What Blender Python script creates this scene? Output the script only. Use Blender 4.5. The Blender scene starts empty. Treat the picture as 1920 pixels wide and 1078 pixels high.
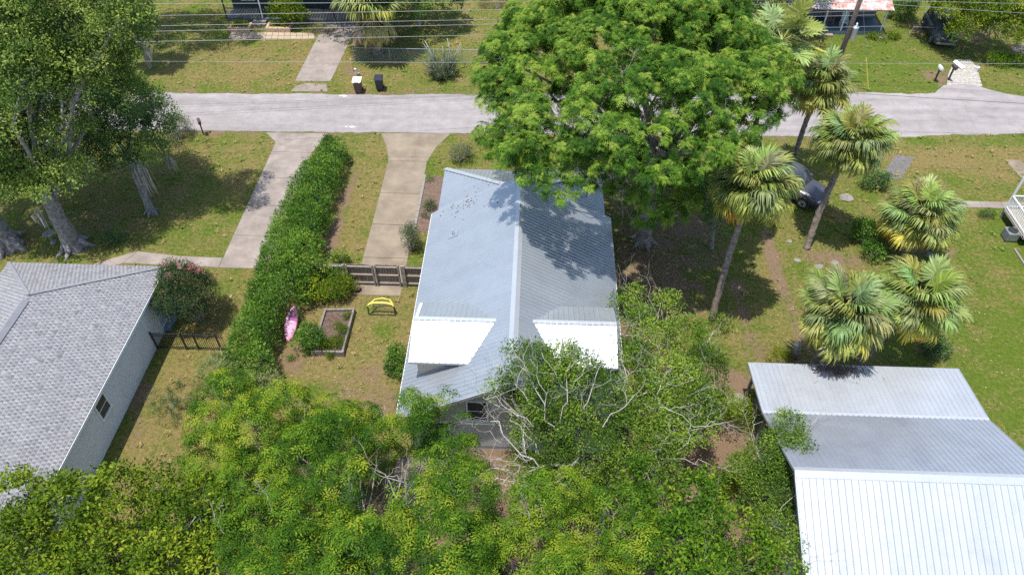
import bpy, math, random
import numpy as np
from mathutils import Vector, Matrix

# ---------------------------------------------------------------- camera, sky, sun, exposure
sc = bpy.context.scene
CAM_H = 29.0
PITCH = math.radians(45.76)
YAW = math.radians(2.2)
FPX = 1375.0                                   # focal length in photo pixels (photo is 1920 wide)
cd = bpy.data.cameras.new('camera')
cam = bpy.data.objects.new('camera', cd)
sc.collection.objects.link(cam)
cam.location = (0, 0, CAM_H)
cam.rotation_euler = (math.pi / 2 - PITCH, 0, YAW)
cd.sensor_width = 36.0
cd.lens = 36.0 * FPX / 1920.0
cd.clip_end = 6000
sc.camera = cam

SUN_K = (0.155, 0.12)                           # shadow offset per metre of height
world = bpy.data.worlds.new('World')
sc.world = world
world.use_nodes = True
wn = world.node_tree
sky = wn.nodes.new('ShaderNodeTexSky')
sky.sky_type = 'NISHITA'
sky.sun_disc = False
sun_dir = Vector((-SUN_K[0], -SUN_K[1], 1)).normalized()
sky.sun_elevation = math.asin(sun_dir.z)
sky.sun_rotation = math.atan2(sun_dir.x, sun_dir.y)
wn.links.new(sky.outputs[0], wn.nodes['Background'].inputs[0])
wn.nodes['Background'].inputs[1].default_value = 0.15
ld = bpy.data.lights.new('sun', 'SUN')
ld.energy = 3.7
ld.angle = math.radians(0.53)
ld.color = (1.0, 0.965, 0.9)
sun = bpy.data.objects.new('sun', ld)
sc.collection.objects.link(sun)
sun.rotation_euler = sun_dir.to_track_quat('Z', 'Y').to_euler()
sun.location = (0, 20, 60)
sc.view_settings.view_transform = 'Standard'
sc.view_settings.look = 'None'
sc.view_settings.gamma = 1.0
sc.view_settings.exposure = 0.82
sc.cycles.max_bounces = 6
sc.cycles.diffuse_bounces = 3
sc.cycles.transmission_bounces = 4
sc.cycles.transparent_max_bounces = 8
sc.cycles.use_denoising = False

# ---------------------------------------------------------------- measuring helper
_f = np.array([-math.sin(YAW) * math.cos(PITCH), math.cos(YAW) * math.cos(PITCH), -math.sin(PITCH)])
_r = np.array([math.cos(YAW), math.sin(YAW), 0.0])
_u = np.cross(_r, _f)


def pj(p):
    q = np.array(p, float) - np.array([0, 0, CAM_H])
    w = q @ _f
    return 960 + FPX * (q @ _r) / w, 539 - FPX * (q @ _u) / w


def at(px, py, z=0.0):
    """surveyed point: where the sight line through a photo pixel meets the height z"""
    d = _f * FPX + _r * (px - 960) + _u * (539 - py)
    t = (z - CAM_H) / d[2]
    return Vector((t * d[0], t * d[1], z))


def aty(px, py, y):
    d = _f * FPX + _r * (px - 960) + _u * (539 - py)
    t = y / d[1]
    return Vector((t * d[0], y, CAM_H + t * d[2]))


# ---------------------------------------------------------------- object helpers
COL = sc.collection
rnd = random.Random(7)


def tag(o, label=None, cat=None, group=None, kind=None):
    if label: o['label'] = label
    if cat: o['category'] = cat
    if group: o['group'] = group
    if kind: o['kind'] = kind
    return o


def thing(name, label, cat, loc=(0, 0, 0), rz=0.0, group=None):
    o = bpy.data.objects.new(name, None)
    o.empty_display_size = 0.2
    COL.objects.link(o)
    o.location = loc
    o.rotation_euler = (0, 0, rz)
    return tag(o, label, cat, group)


class MB:
    """collects shapes for one mesh object"""

    def __init__(self):
        self.v = []
        self.f = []

    def quad(self, a, b, c, d):
        n = len(self.v)
        self.v += [tuple(a), tuple(b), tuple(c), tuple(d)]
        self.f.append((n, n + 1, n + 2, n + 3))
        return self

    def poly(self, pts):
        n = len(self.v)
        self.v += [tuple(p) for p in pts]
        self.f.append(tuple(range(n, n + len(pts))))
        return self

    def box(self, x0, x1, y0, y1, z0, z1, M=None):
        n = len(self.v)
        p = [(x0, y0, z0), (x1, y0, z0), (x1, y1, z0), (x0, y1, z0), (x0, y0, z1), (x1, y0, z1), (x1, y1, z1), (x0, y1, z1)]
        if M is not None: p = [tuple(M @ Vector(q)) for q in p]
        self.v += p
        self.f += [tuple(n + i for i in q) for q in ((3, 2, 1, 0), (4, 5, 6, 7), (0, 1, 5, 4), (1, 2, 6, 5), (2, 3, 7, 6), (3, 0, 4, 7))]
        return self

    def prism(self, pts, z0, z1):
        n = len(self.v)
        k = len(pts)
        self.v += [(p[0], p[1], z0) for p in pts] + [(p[0], p[1], z1) for p in pts]
        self.f.append(tuple(n + k - 1 - i for i in range(k)))
        self.f.append(tuple(n + k + i for i in range(k)))
        for i in range(k):
            j = (i + 1) % k
            self.f.append((n + i, n + j, n + k + j, n + k + i))
        return self

    def slabpoly(self, pts, off):
        """closed plate: polygon pts (3-D) and its copy moved by off"""
        n = len(self.v)
        k = len(pts)
        self.v += [tuple(p) for p in pts] + [tuple(Vector(p) + Vector(off)) for p in pts]
        self.f.append(tuple(n + i for i in range(k)))
        self.f.append(tuple(n + k + k - 1 - i for i in range(k)))
        for i in range(k):
            j = (i + 1) % k
            self.f.append((n + j, n + i, n + k + i, n + k + j))
        return self

    def tube(self, pts, rad, n=6, cap=True):
        pts = [Vector(p) for p in pts]
        if not hasattr(rad, '__len__'): rad = [rad] * len(pts)
        s = len(self.v)
        ref = None
        for i, p in enumerate(pts):
            a = pts[max(i - 1, 0)]
            b = pts[min(i + 1, len(pts) - 1)]
            t = (b - a)
            t = t.normalized() if t.length > 1e-9 else Vector((0, 0, 1))
            if ref is None: ref = Vector((1, 0, 0)) if abs(t.x) < 0.8 else Vector((0, 1, 0))
            e = (ref - t * ref.dot(t)).normalized()
            g = t.cross(e)
            ref = e
            for k in range(n):
                w = 2 * math.pi * k / n
                self.v.append(tuple(p + (e * math.cos(w) + g * math.sin(w)) * rad[i]))
        for i in range(len(pts) - 1):
            for k in range(n):
                q = (k + 1) % n
                self.f.append((s + i * n + k, s + i * n + q, s + (i + 1) * n + q, s + (i + 1) * n + k))
        if cap:
            self.f.append(tuple(s + n - 1 - k for k in range(n)))
            m = s + (len(pts) - 1) * n
            self.f.append(tuple(m + k for k in range(n)))
        return self

    def lathe(self, prof, n=14, c=(0, 0, 0), sx=1.0, sy=1.0):
        s = len(self.v)
        for (r, z) in prof:
            for k in range(n):
                w = 2 * math.pi * k / n
                self.v.append((c[0] + r * math.cos(w) * sx, c[1] + r * math.sin(w) * sy, c[2] + z))
        for i in range(len(prof) - 1):
            for k in range(n):
                q = (k + 1) % n
                self.f.append((s + i * n + k, s + i * n + q, s + (i + 1) * n + q, s + (i + 1) * n + k))
        self.f.append(tuple(s + n - 1 - k for k in range(n)))
        m = s + (len(prof) - 1) * n
        self.f.append(tuple(m + k for k in range(n)))
        return self

    def build(self, name, mat, parent=None, smooth=False, bevel=0.0, local=None):
        me = bpy.data.meshes.new(name)
        me.from_pydata(self.v, [], self.f)
        if smooth: me.polygons.foreach_set('use_smooth', [True] * len(me.polygons))
        if mat is not None: me.materials.append(mat)
        o = bpy.data.objects.new(name, me)
        COL.objects.link(o)
        if parent is not None:
            o.parent = parent
            if local: o.location = local
        if bevel:
            b = o.modifiers.new('bevel', 'BEVEL')
            b.width = bevel
            b.segments = 1
            b.limit_method = 'ANGLE'
        return o


def inst(o, parent, loc, rz=0.0, name=None):
    c = o.copy()
    COL.objects.link(c)
    c.parent = parent
    c.location = loc
    c.rotation_euler = (0, 0, rz)
    return c


def copy_tree(o, parent=None):
    c = o.copy()
    COL.objects.link(c)
    c.parent = parent
    for ch in [x for x in o.children]: copy_tree(ch, c)
    return c


# ---------------------------------------------------------------- materials
def _nodes(name):
    m = bpy.data.materials.new(name)
    m.use_nodes = True
    nt = m.node_tree
    return m, nt, nt.nodes['Principled BSDF']


def N(nt, t, **kw):
    n = nt.nodes.new(t)
    for k, v in kw.items():
        if k in n.inputs: n.inputs[k].default_value = v
        else: setattr(n, k, v)
    return n


def ramp(nt, stops):
    r = nt.nodes.new('ShaderNodeValToRGB')
    e = r.color_ramp.elements
    while len(e) < len(stops): e.new(0.5)
    for i, (p, c) in enumerate(stops):
        e[i].position = p
        e[i].color = (c[0], c[1], c[2], 1)
    return r


def mixrgb(nt, fac, a, b, mode='MIX'):
    m = nt.nodes.new('ShaderNodeMix')
    m.data_type = 'RGBA'
    m.blend_type = mode
    for sock, val in ((0, fac), (6, a), (7, b)):
        if hasattr(val, 'is_output'): nt.links.new(val, m.inputs[sock])
        elif sock == 0: m.inputs[0].default_value = val
        else: m.inputs[sock].default_value = (val[0], val[1], val[2], 1)
    return m.outputs[2]


def mat(name, c, rough=0.6, metal=0.0, var=0.25, scale=3.0, bump=0.0, bscale=40.0, spec=0.5, c2=None, stain=None, stain_scale=1.0, stain_amt=0.5):
    """a painted / cast / sawn surface with uneven tone, fine relief and optional stains"""
    m, nt, b = _nodes(name)
    tc = N(nt, 'ShaderNodeNewGeometry').outputs['Position'] if False else nt.nodes.new('ShaderNodeTexCoord').outputs['Object']
    n1 = N(nt, 'ShaderNodeTexNoise', Scale=scale, Detail=6.0, Roughness=0.65)
    nt.links.new(tc, n1.inputs['Vector'])
    lo = tuple(x * (1 - var) for x in c)
    hi = tuple(min(1, x * (1 + var * 0.7)) for x in (c2 or c))
    r = ramp(nt, [(0.3, lo), (0.7, hi)])
    nt.links.new(n1.outputs[0], r.inputs[0])
    col = r.outputs[0]
    if stain:
        n2 = N(nt, 'ShaderNodeTexNoise', Scale=stain_scale, Detail=8.0, Roughness=0.7)
        nt.links.new(tc, n2.inputs['Vector'])
        rr = ramp(nt, [(1 - stain_amt - 0.08, (0, 0, 0)), (1 - stain_amt + 0.12, (1, 1, 1))])
        nt.links.new(n2.outputs[0], rr.inputs[0])
        col = mixrgb(nt, rr.outputs[0], col, stain)
    nt.links.new(col, b.inputs['Base Color'])
    b.inputs['Roughness'].default_value = rough
    b.inputs['Metallic'].default_value = metal
    b.inputs['Specular IOR Level'].default_value = spec
    if bump:
        n3 = N(nt, 'ShaderNodeTexNoise', Scale=bscale, Detail=4.0)
        nt.links.new(tc, n3.inputs['Vector'])
        bp = N(nt, 'ShaderNodeBump', Strength=bump, Distance=0.03)
        nt.links.new(n3.outputs[0], bp.inputs['Height'])
        nt.links.new(bp.outputs[0], b.inputs['Normal'])
    return m


def leafmat(name, cols, trans=0.3, rough=0.65, spec=0.1):
    m, nt, b = _nodes(name)
    a = nt.nodes.new('ShaderNodeAttribute')
    a.attribute_name = 'tint'
    g = nt.nodes.new('ShaderNodeNewGeometry')
    n1 = N(nt, 'ShaderNodeTexNoise', Scale=0.45, Detail=3.0)
    nt.links.new(g.outputs['Position'], n1.inputs['Vector'])
    md = N(nt, 'ShaderNodeMath', operation='MULTIPLY_ADD')
    md.inputs[1].default_value = 0.9
    md.inputs[2].default_value = -0.45
    nt.links.new(n1.outputs[0], md.inputs[0])
    ad = N(nt, 'ShaderNodeMath', operation='ADD')
    nt.links.new(a.outputs['Fac'], ad.inputs[0])
    nt.links.new(md.outputs[0], ad.inputs[1])
    k = len(cols) - 1
    r = ramp(nt, [(0.08 + 0.84 * i / k, c) for i, c in enumerate(cols)])
    nt.links.new(ad.outputs[0], r.inputs[0])
    nt.links.new(r.outputs[0], b.inputs['Base Color'])
    b.inputs['Roughness'].default_value = rough
    b.inputs['Specular IOR Level'].default_value = spec
    t = nt.nodes.new('ShaderNodeBsdfTranslucent')
    tcol = mixrgb(nt, 1.0, r.outputs[0], (1.3, 1.3, 0.4), 'MULTIPLY')
    nt.links.new(tcol, t.inputs['Color'])
    mx = nt.nodes.new('ShaderNodeMixShader')
    mx.inputs[0].default_value = trans
    nt.links.new(b.outputs[0], mx.inputs[1])
    nt.links.new(t.outputs[0], mx.inputs[2])
    nt.links.new(mx.outputs[0], nt.nodes['Material Output'].inputs[0])
    return m


M = {}
M['concrete'] = mat('concrete', (0.25, 0.208, 0.18), 0.85, var=0.3, scale=0.9, bump=0.25, bscale=60, stain=(0.165, 0.135, 0.11), stain_scale=0.5, stain_amt=0.42)
M['concrete_pale'] = mat('concrete_pale', (0.222, 0.178, 0.126), 0.85, var=0.3, scale=0.7, bump=0.25, bscale=60, stain=(0.15, 0.11, 0.078), stain_scale=0.45, stain_amt=0.42)
M['joint'] = mat('joint', (0.16, 0.13, 0.1), 0.95, var=0.4, scale=6)
M['curb_dirt'] = mat('curb_dirt', (0.30, 0.25, 0.19), 0.95, var=0.3, scale=4, bump=0.4)
M['mulch'] = mat('mulch', (0.085, 0.052, 0.036), 0.95, var=0.55, scale=14, bump=1.0, bscale=30, c2=(0.16, 0.105, 0.075))
M['soil'] = mat('soil', (0.075, 0.045, 0.032), 0.95, var=0.5, scale=8, bump=1.0, bscale=25, c2=(0.12, 0.078, 0.055))
M['metal'] = mat('galvalume', (0.385, 0.412, 0.438), 0.40, metal=0.6, var=0.06, scale=1.2, stain=(0.355, 0.38, 0.405), stain_scale=0.8, stain_amt=0.4)
M['metal_shed'] = mat('galvalume_bright', (0.47, 0.49, 0.515), 0.42, metal=0.5, var=0.06, scale=1.2, stain=(0.41, 0.43, 0.455), stain_scale=0.8, stain_amt=0.4)
M['metal_old'] = mat('galvalume_weathered', (0.40, 0.42, 0.47), 0.42, metal=0.62, var=0.09, scale=1.0, stain=(0.34, 0.355, 0.41), stain_scale=0.6, stain_amt=0.42)
for k_ in ('metal', 'metal_shed', 'metal_old'):
    nt_ = M[k_].node_tree
    b_ = nt_.nodes['Principled BSDF']
    src = b_.inputs['Base Color'].links[0].from_socket
    oi_ = nt_.nodes.new('ShaderNodeObjectInfo')
    rp_ = ramp(nt_, [(0, (.955, .955, .96)), (1, (1.03, 1.03, 1.025))])
    nt_.links.new(oi_.outputs['Random'], rp_.inputs[0])
    c_ = mixrgb(nt_, 1.0, src, rp_.outputs[0], 'MULTIPLY')
    gp_ = nt_.nodes.new('ShaderNodeNewGeometry').outputs['Position']
    nz = N(nt_, 'ShaderNodeTexNoise', Scale=9.0, Detail=5.0, Roughness=.75)
    nt_.links.new(gp_, nz.inputs['Vector'])
    rz = ramp(nt_, [(.60, (1, 1, 1)), (.78, (.72, .70, .66))])
    nt_.links.new(nz.outputs[0], rz.inputs[0])
    nt_.links.new(mixrgb(nt_, .8, c_, mixrgb(nt_, 1.0, c_, rz.outputs[0], 'MULTIPLY')), b_.inputs['Base Color'])
    nw = N(nt_, 'ShaderNodeTexNoise', Scale=1.6, Detail=2.0)
    nt_.links.new(gp_, nw.inputs['Vector'])
    bw = N(nt_, 'ShaderNodeBump', Strength=.2, Distance=.05)
    nt_.links.new(nw.outputs[0], bw.inputs['Height'])
    nt_.links.new(bw.outputs[0], b_.inputs['Normal'])
M['trim_metal'] = mat('trim_metal', (0.47, 0.49, 0.51), 0.45, metal=0.5, var=0.06)
M['fascia'] = mat('fascia_paint', (0.68, 0.67, 0.64), 0.6, var=0.1)
M['siding'] = mat('siding_paint', (0.42, 0.405, 0.39), 0.75, var=0.12, scale=2)
M['beige'] = mat('beige_siding', (0.52, 0.46, 0.40), 0.75, var=0.08, scale=2)
M['stucco'] = mat('stucco', (0.66, 0.67, 0.69), 0.9, var=0.07, scale=1.5, bump=0.5, bscale=45)
M['white'] = mat('white_paint', (0.78, 0.78, 0.77), 0.5, var=0.08, scale=3)
M['greywhite'] = mat('grey_white_paint', (0.60, 0.62, 0.64), 0.55, var=0.1, scale=3)
M['dark'] = mat('dark_interior', (0.028, 0.032, 0.036), 0.8, var=0.3)
M['black_metal'] = mat('black_powder_coat', (0.022, 0.024, 0.026), 0.4, var=0.2)
M['black_plastic'] = mat('black_plastic', (0.022, 0.026, 0.036), 0.45, var=0.2)
M['brown_plastic'] = mat('brown_plastic', (0.085, 0.05, 0.045), 0.5, var=0.2)
M['cream_plastic'] = mat('cream_plastic', (0.80, 0.70, 0.50), 0.5, var=0.08)
M['yellow'] = mat('yellow_paint', (0.72, 0.63, 0.10), 0.45, var=0.12)
M['post_yellow'] = mat('faded_yellow_post', (0.70, 0.52, 0.22), 0.6, var=0.2)
M['wood_grey'] = mat('weathered_wood', (0.23, 0.185, 0.15), 0.9, var=0.4, scale=5, bump=0.5, bscale=50, c2=(0.33, 0.28, 0.235))
M['wood_rail'] = mat('weathered_rail', (0.38, 0.34, 0.29), 0.9, var=0.25, scale=6, bump=0.4, bscale=50)
M['wood_brown'] = mat('gate_boards', (0.155, 0.105, 0.078), 0.9, var=0.4, scale=6, bump=0.4, bscale=50, c2=(0.24, 0.165, 0.125))
M['sleeper'] = mat('bed_timber', (0.20, 0.175, 0.15), 0.9, var=0.35, scale=7, bump=0.5, bscale=50)
M['pole'] = mat('pole_timber', (0.12, 0.095, 0.075), 0.9, var=0.35, scale=6, bump=0.6, bscale=35)
M['galv'] = mat('galvanised_steel', (0.46, 0.49, 0.50), 0.45, metal=0.7, var=0.15)
M['wire'] = mat('wire', (0.30, 0.31, 0.31), 0.45, metal=0.35, var=0.05)
M['wire_dark'] = mat('wire_insulated', (0.05, 0.05, 0.055), 0.6, var=0.1)
M['glass'] = mat('window_glass', (0.035, 0.045, 0.055), 0.12, var=0.1, spec=0.35)
M['terracotta'] = mat('terracotta', (0.40, 0.16, 0.09), 0.8, var=0.25)
M['stone'] = mat('pale_stone', (0.22, 0.20, 0.175), 0.85, var=0.2, bump=0.3)
M['brick_tan'] = mat('tan_block', (0.50, 0.34, 0.21), 0.85, var=0.25, scale=4, bump=0.3)
M['tan_paver'] = mat('tan_paver', (0.36, 0.28, 0.20), 0.85, var=0.2, scale=2)
M['rust'] = mat('rusted_tin', (0.55, 0.53, 0.52), 0.6, metal=0.3, var=0.12, scale=2, stain=(0.36, 0.13, 0.07), stain_scale=1.3, stain_amt=0.5)
M['oakbark'] = mat('oak_bark', (0.17, 0.148, 0.13), 0.95, var=0.45, scale=5, bump=1.0, bscale=14, c2=(0.29, 0.262, 0.24))
M['greybark'] = mat('grey_bark', (0.185, 0.165, 0.14), 0.95, var=0.35, scale=5, bump=0.8, bscale=18, c2=(0.29, 0.265, 0.23))
M['deadwood'] = mat('dead_wood', (0.33, 0.30, 0.265), 0.9, var=0.3, scale=6, bump=0.4, c2=(0.40, 0.37, 0.33))
M['palmbark'] = mat('palm_trunk', (0.17, 0.125, 0.10), 0.95, var=0.4, scale=5, bump=0.9, bscale=16, c2=(0.25, 0.20, 0.165))
M['moss'] = mat('spanish_moss', (0.25, 0.235, 0.20), 0.95, var=0.3, scale=3, c2=(0.33, 0.315, 0.265))

# ---------------------------------------------------------------- ground sheet
def spread(a0, a1, step, far):
    inner = list(np.arange(a0, a1 + 1e-6, step))
    out, s, p = [], step, inner[-1]
    while p < far:
        s *= 1.6
        p += s
        out.append(p)
    neg, s, p = [], step, inner[0]
    while p > -far:
        s *= 1.6
        p -= s
        neg.append(p)
    return np.array(neg[::-1] + inner + out)


gx = spread(-46, 46, 0.4, 2500)
gy = spread(3, 70, 0.4, 2500)
GXX, GYY = np.meshgrid(gx, gy)
dirt = np.zeros_like(GXX)
dry = np.full_like(GXX, 0.42)


def blob(arr, c, rx, ry, val, rot=0.0, soft=0.55):
    dx, dy = GXX - c[0], GYY - c[1]
    ca, sa = math.cos(rot), math.sin(rot)
    q = np.sqrt(((dx * ca + dy * sa) / rx) ** 2 + ((-dx * sa + dy * ca) / ry) ** 2)
    w = np.clip((1 + soft - q) / (2 * soft), 0, 1)
    w = w * w * (3 - 2 * w)
    arr += (val - arr) * w


def stroke(arr, pts, width, val, soft=0.5):
    for i in range(len(pts) - 1):
        a, b = Vector(pts[i]), Vector(pts[i + 1])
        L = (b - a).length
        n = max(2, int(L / (width * 0.5)))
        for k in range(n + 1):
            blob(arr, a.lerp(b, k / n), width, width, val, 0, soft)


# condition of the turf, lot by lot
blob(dry, (-20, 52), 9, 4, 0.68)
blob(dry, at(480, 125), 1.6, 0.8, 0.95)
blob(dirt, at(492, 124), 0.6, 0.28, 0.8)
blob(dry, (25, 54), 6, 5, 0.12)
blob(dry, at(960, 60), 8, 4, 0.55)
blob(dry, at(1790, 290), 8, 2.3, 0.82, soft=0.4)
blob(dry, at(1850, 265), 8, 0.6, 0.35, soft=0.4)
blob(dry, (-11, 34), 1.6, 7.5, 0.72)
blob(dirt, (-11.75, 33.2), 0.5, 6.0, 0.75, soft=0.4)
blob(dry, at(775, 290), 0.9, 5, 0.2)
blob(dry, (-20, 39), 5, 3, 0.6)
blob(dry, (-9, 23), 4.5, 5, 0.84)
blob(dirt, at(680, 715), 1.9, 1.3, 0.42)
blob(dirt, at(720, 760), 1.6, 1.2, 0.5)
blob(dirt, at(560, 665), 0.9, 1.6, 0.6)
blob(dry, at(730, 620), 0.8, 0.6, 0.15)
blob(dry, at(600, 740), 1.2, 0.8, 0.2)
blob(dry, (-16.5, 20), 1.9, 6, 0.85)
blob(dirt, at(265, 760), 0.6, 2.2, 0.6, rot=0.2)
blob(dirt, (6.0, 28), 2.8, 5.0, 0.8, soft=0.5)
blob(dirt, (8.2, 32.5), 3.2, 4.5, 0.62, soft=0.5)
blob(dirt, (3, 15), 8.5, 6.5, 0.95, soft=0.35)
blob(dirt, (-7, 11), 6, 4.5, 0.9)
blob(dry, (15, 28), 4.5, 6, 0.55)
blob(dry, (24, 24), 5.5, 6, 0.2)
blob(dry, at(1860, 440), 2.5, 3.5, 0.22)
stroke(dirt, [at(1436, 430), at(1452, 490), at(1478, 560), at(1505, 640)], 0.34, 0.78)
stroke(dirt, [at(1378, 520), at(1400, 590), at(1420, 660)], 0.4, 0.62)
blob(dirt, at(1375, 715), 1.0, 0.9, 1.0)
blob(dirt, at(1345, 830), 1.2, 1.1, 1.0)
blob(dirt, at(1390, 960), .9, 1.6, 1.0)
blob(dirt, at(1560, 485), 2.2, 0.7, 0.7)
blob(dirt, at(1745, 470), 1.6, 0.9, 0.6)
blob(dirt, at(1480, 670), 2.2, 0.8, 0.55)
blob(dirt, at(1720, 660), 2.4, 0.5, 0.5)
blob(dirt, at(660, 130), 0.8, 1.2, 0.7)
blob(dirt, at(1780, 150), 2.2, 2.6, 0.55)
blob(dirt, at(1800, 60), 4, 1.6, 0.75)
blob(dry, (-27, 33), 6, 5, 0.48)
blob(dirt, at(200, 420), 2.6, 1.5, 0.45)
blob(dirt, at(260, 340), 1.6, 1.0, 0.4)
stroke(dirt, [(-60, 47.4, 0), (-29, 47.5, 0), (-8, 48.2, 0), (24, 49.9, 0)], 0.4, 0.5)
stroke(dirt, [(-60, 42.3, 0), (-23, 42.45, 0), (-4, 42.8, 0), (25, 43.5, 0)], 0.35, 0.5)

nx, ny = len(gx), len(gy)
gv = np.stack([GXX.ravel(), GYY.ravel(), np.zeros(nx * ny)], 1)
ii = np.arange(nx * ny).reshape(ny, nx)
gf = np.stack([ii[:-1, :-1], ii[:-1, 1:], ii[1:, 1:], ii[1:, :-1]], -1).reshape(-1, 4)


def fast_mesh(name, verts, quads, attrs=None):
    me = bpy.data.meshes.new(name)
    verts = np.ascontiguousarray(verts, dtype=np.float32)
    quads = np.ascontiguousarray(quads, dtype=np.int32)
    me.vertices.add(len(verts))
    me.vertices.foreach_set('co', verts.ravel())
    k = quads.shape[1]
    me.loops.add(quads.size)
    me.loops.foreach_set('vertex_index', quads.ravel())
    me.polygons.add(len(quads))
    me.polygons.foreach_set('loop_start', np.arange(0, quads.size, k, dtype=np.int32))
    me.polygons.foreach_set('loop_total', np.full(len(quads), k, dtype=np.int32))
    for an, av in (attrs or {}).items():
        a = me.attributes.new(an, 'FLOAT', 'POINT')
        a.data.foreach_set('value', np.ascontiguousarray(av, dtype=np.float32).ravel())
    me.update(calc_edges=True)
    me.validate()
    return me


GREENS = [(0.044, 0.078, 0.009), (0.138, 0.182, 0.024)]
DRYS = [(0.105, 0.082, 0.024), (0.285, 0.222, 0.088)]


def turf_colour(nt, dry_s, dirt_s, pos, soil=True):
    n1 = N(nt, 'ShaderNodeTexNoise', Scale=0.55, Detail=7.0, Roughness=0.68)
    n2 = N(nt, 'ShaderNodeTexNoise', Scale=5.0, Detail=6.0, Roughness=0.7)
    n3 = N(nt, 'ShaderNodeTexNoise', Scale=26.0, Detail=3.0, Roughness=0.7)
    for n in (n1, n2, n3): nt.links.new(pos, n.inputs['Vector'])
    cr = ramp(nt, [(.36, (0, 0, 0)), (.64, (1, 1, 1))])
    mm = nt.nodes.new('ShaderNodeMath'); mm.operation = 'MULTIPLY_ADD'; mm.inputs[1].default_value = .55
    nt.links.new(n3.outputs[0], mm.inputs[0])
    m2 = nt.nodes.new('ShaderNodeMath'); m2.operation = 'MULTIPLY'; m2.inputs[1].default_value = .45
    nt.links.new(n2.outputs[0], m2.inputs[0]); nt.links.new(m2.outputs[0], mm.inputs[2])
    nt.links.new(mm.outputs[0], cr.inputs[0])
    g = mixrgb(nt, cr.outputs[0], GREENS[0], GREENS[1])
    d = mixrgb(nt, cr.outputs[0], DRYS[0], DRYS[1])

    def mth(op, a, b, clamp=False):
        m = N(nt, 'ShaderNodeMath', operation=op)
        m.use_clamp = clamp
        for i, v in enumerate((a, b)):
            if hasattr(v, 'is_output'): nt.links.new(v, m.inputs[i])
            else: m.inputs[i].default_value = v
        return m.outputs[0]
    s = mth('ADD', mth('MULTIPLY', n1.outputs[0], 2.6), mth('MULTIPLY', n3.outputs[0], 1.3))
    s = mth('ADD', mth('ADD', s, mth('MULTIPLY', n2.outputs[0], 2.0)), -2.95)
    fd = mth('ADD', dry_s, s)
    fd = mth('MULTIPLY', mth('ADD', fd, -0.16), 1.45, True)
    col = mixrgb(nt, fd, g, d)
    if soil:
        r = mixrgb(nt, n2.outputs[0], (0.12, 0.078, 0.05), (0.30, 0.215, 0.14))
        r = mixrgb(nt, mth('MULTIPLY', n3.outputs[0], 0.6), r, (0.17, 0.105, 0.065))
        fs = mth('MULTIPLY', mth('ADD', mth('ADD', dirt_s, mth('MULTIPLY', s, 0.8)), -0.38), 3.0, True)
        col = mixrgb(nt, fs, col, r)
    return col, n3.outputs[0], n2.outputs[0]


gm, gnt, gb = _nodes('turf_ground')
ga = gnt.nodes.new('ShaderNodeAttribute'); ga.attribute_name = 'dry'
gb2 = gnt.nodes.new('ShaderNodeAttribute'); gb2.attribute_name = 'dirt'
gp = gnt.nodes.new('ShaderNodeNewGeometry').outputs['Position']
gcol, gh, gh2 = turf_colour(gnt, ga.outputs['Fac'], gb2.outputs['Fac'], gp)
gnt.links.new(gcol, gb.inputs['Base Color'])
gb.inputs['Roughness'].default_value = 0.95
gb.inputs['Specular IOR Level'].default_value = 0.1
bpn = N(gnt, 'ShaderNodeBump', Strength=0.9, Distance=0.06)
gnt.links.new(gh, bpn.inputs['Height'])
bpn2 = N(gnt, 'ShaderNodeBump', Strength=0.6, Distance=0.15)
gnt.links.new(gh2, bpn2.inputs['Height'])
gnt.links.new(bpn.outputs[0], bpn2.inputs['Normal'])
gnt.links.new(bpn2.outputs[0], gb.inputs['Normal'])
gme = fast_mesh('ground', gv, gf, {'dry': dry, 'dirt': dirt})
gme.materials.append(gm)
ground = bpy.data.objects.new('ground', gme)
COL.objects.link(ground)
tag(ground, 'patchy green and straw-coloured lawn with bare soil between the lots', 'lawn', kind='structure')

# ---------------------------------------------------------------- road
rm, rnt, rb = _nodes('worn_asphalt')
rp = rnt.nodes.new('ShaderNodeNewGeometry').outputs['Position']
mp = N(rnt, 'ShaderNodeMapping')
mp.inputs['Scale'].default_value = (0.10, 1.0, 1)
rnt.links.new(rp, mp.inputs[0])
a1 = N(rnt, 'ShaderNodeTexNoise', Scale=0.9, Detail=5.0, Roughness=0.6); rnt.links.new(mp.outputs[0], a1.inputs['Vector'])
a2 = N(rnt, 'ShaderNodeTexNoise', Scale=1.1, Detail=8.0, Roughness=0.75); rnt.links.new(rp, a2.inputs['Vector'])
a3 = N(rnt, 'ShaderNodeTexNoise', Scale=55.0, Detail=2.0); rnt.links.new(rp, a3.inputs['Vector'])
c1 = ramp(rnt, [(0.3, (0.215, 0.195, 0.190)), (0.7, (0.315, 0.290, 0.284))]); rnt.links.new(a1.outputs[0], c1.inputs[0])
c2 = ramp(rnt, [(0.35, (0.80, 0.78, 0.77)), (0.65, (1.06, 1.05, 1.05))]); rnt.links.new(a2.outputs[0], c2.inputs[0])
cc = mixrgb(rnt, 1.0, c1.outputs[0], c2.outputs[0], 'MULTIPLY')
c3 = ramp(rnt, [(0.3, (0.88, 0.88, 0.88)), (0.7, (1.08, 1.08, 1.08))]); rnt.links.new(a3.outputs[0], c3.inputs[0])
cc = mixrgb(rnt, 1.0, cc, c3.outputs[0], 'MULTIPLY')
a4 = N(rnt, 'ShaderNodeTexVoronoi', Scale=0.28, feature='DISTANCE_TO_EDGE')
a5 = N(rnt, 'ShaderNodeTexNoise', Scale=1.6, Detail=4.0)
rnt.links.new(rp, a5.inputs['Vector'])
wv = mixrgb(rnt, 0.35, rp, a5.outputs[1]); rnt.links.new(wv, a4.inputs['Vector'])
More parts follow.
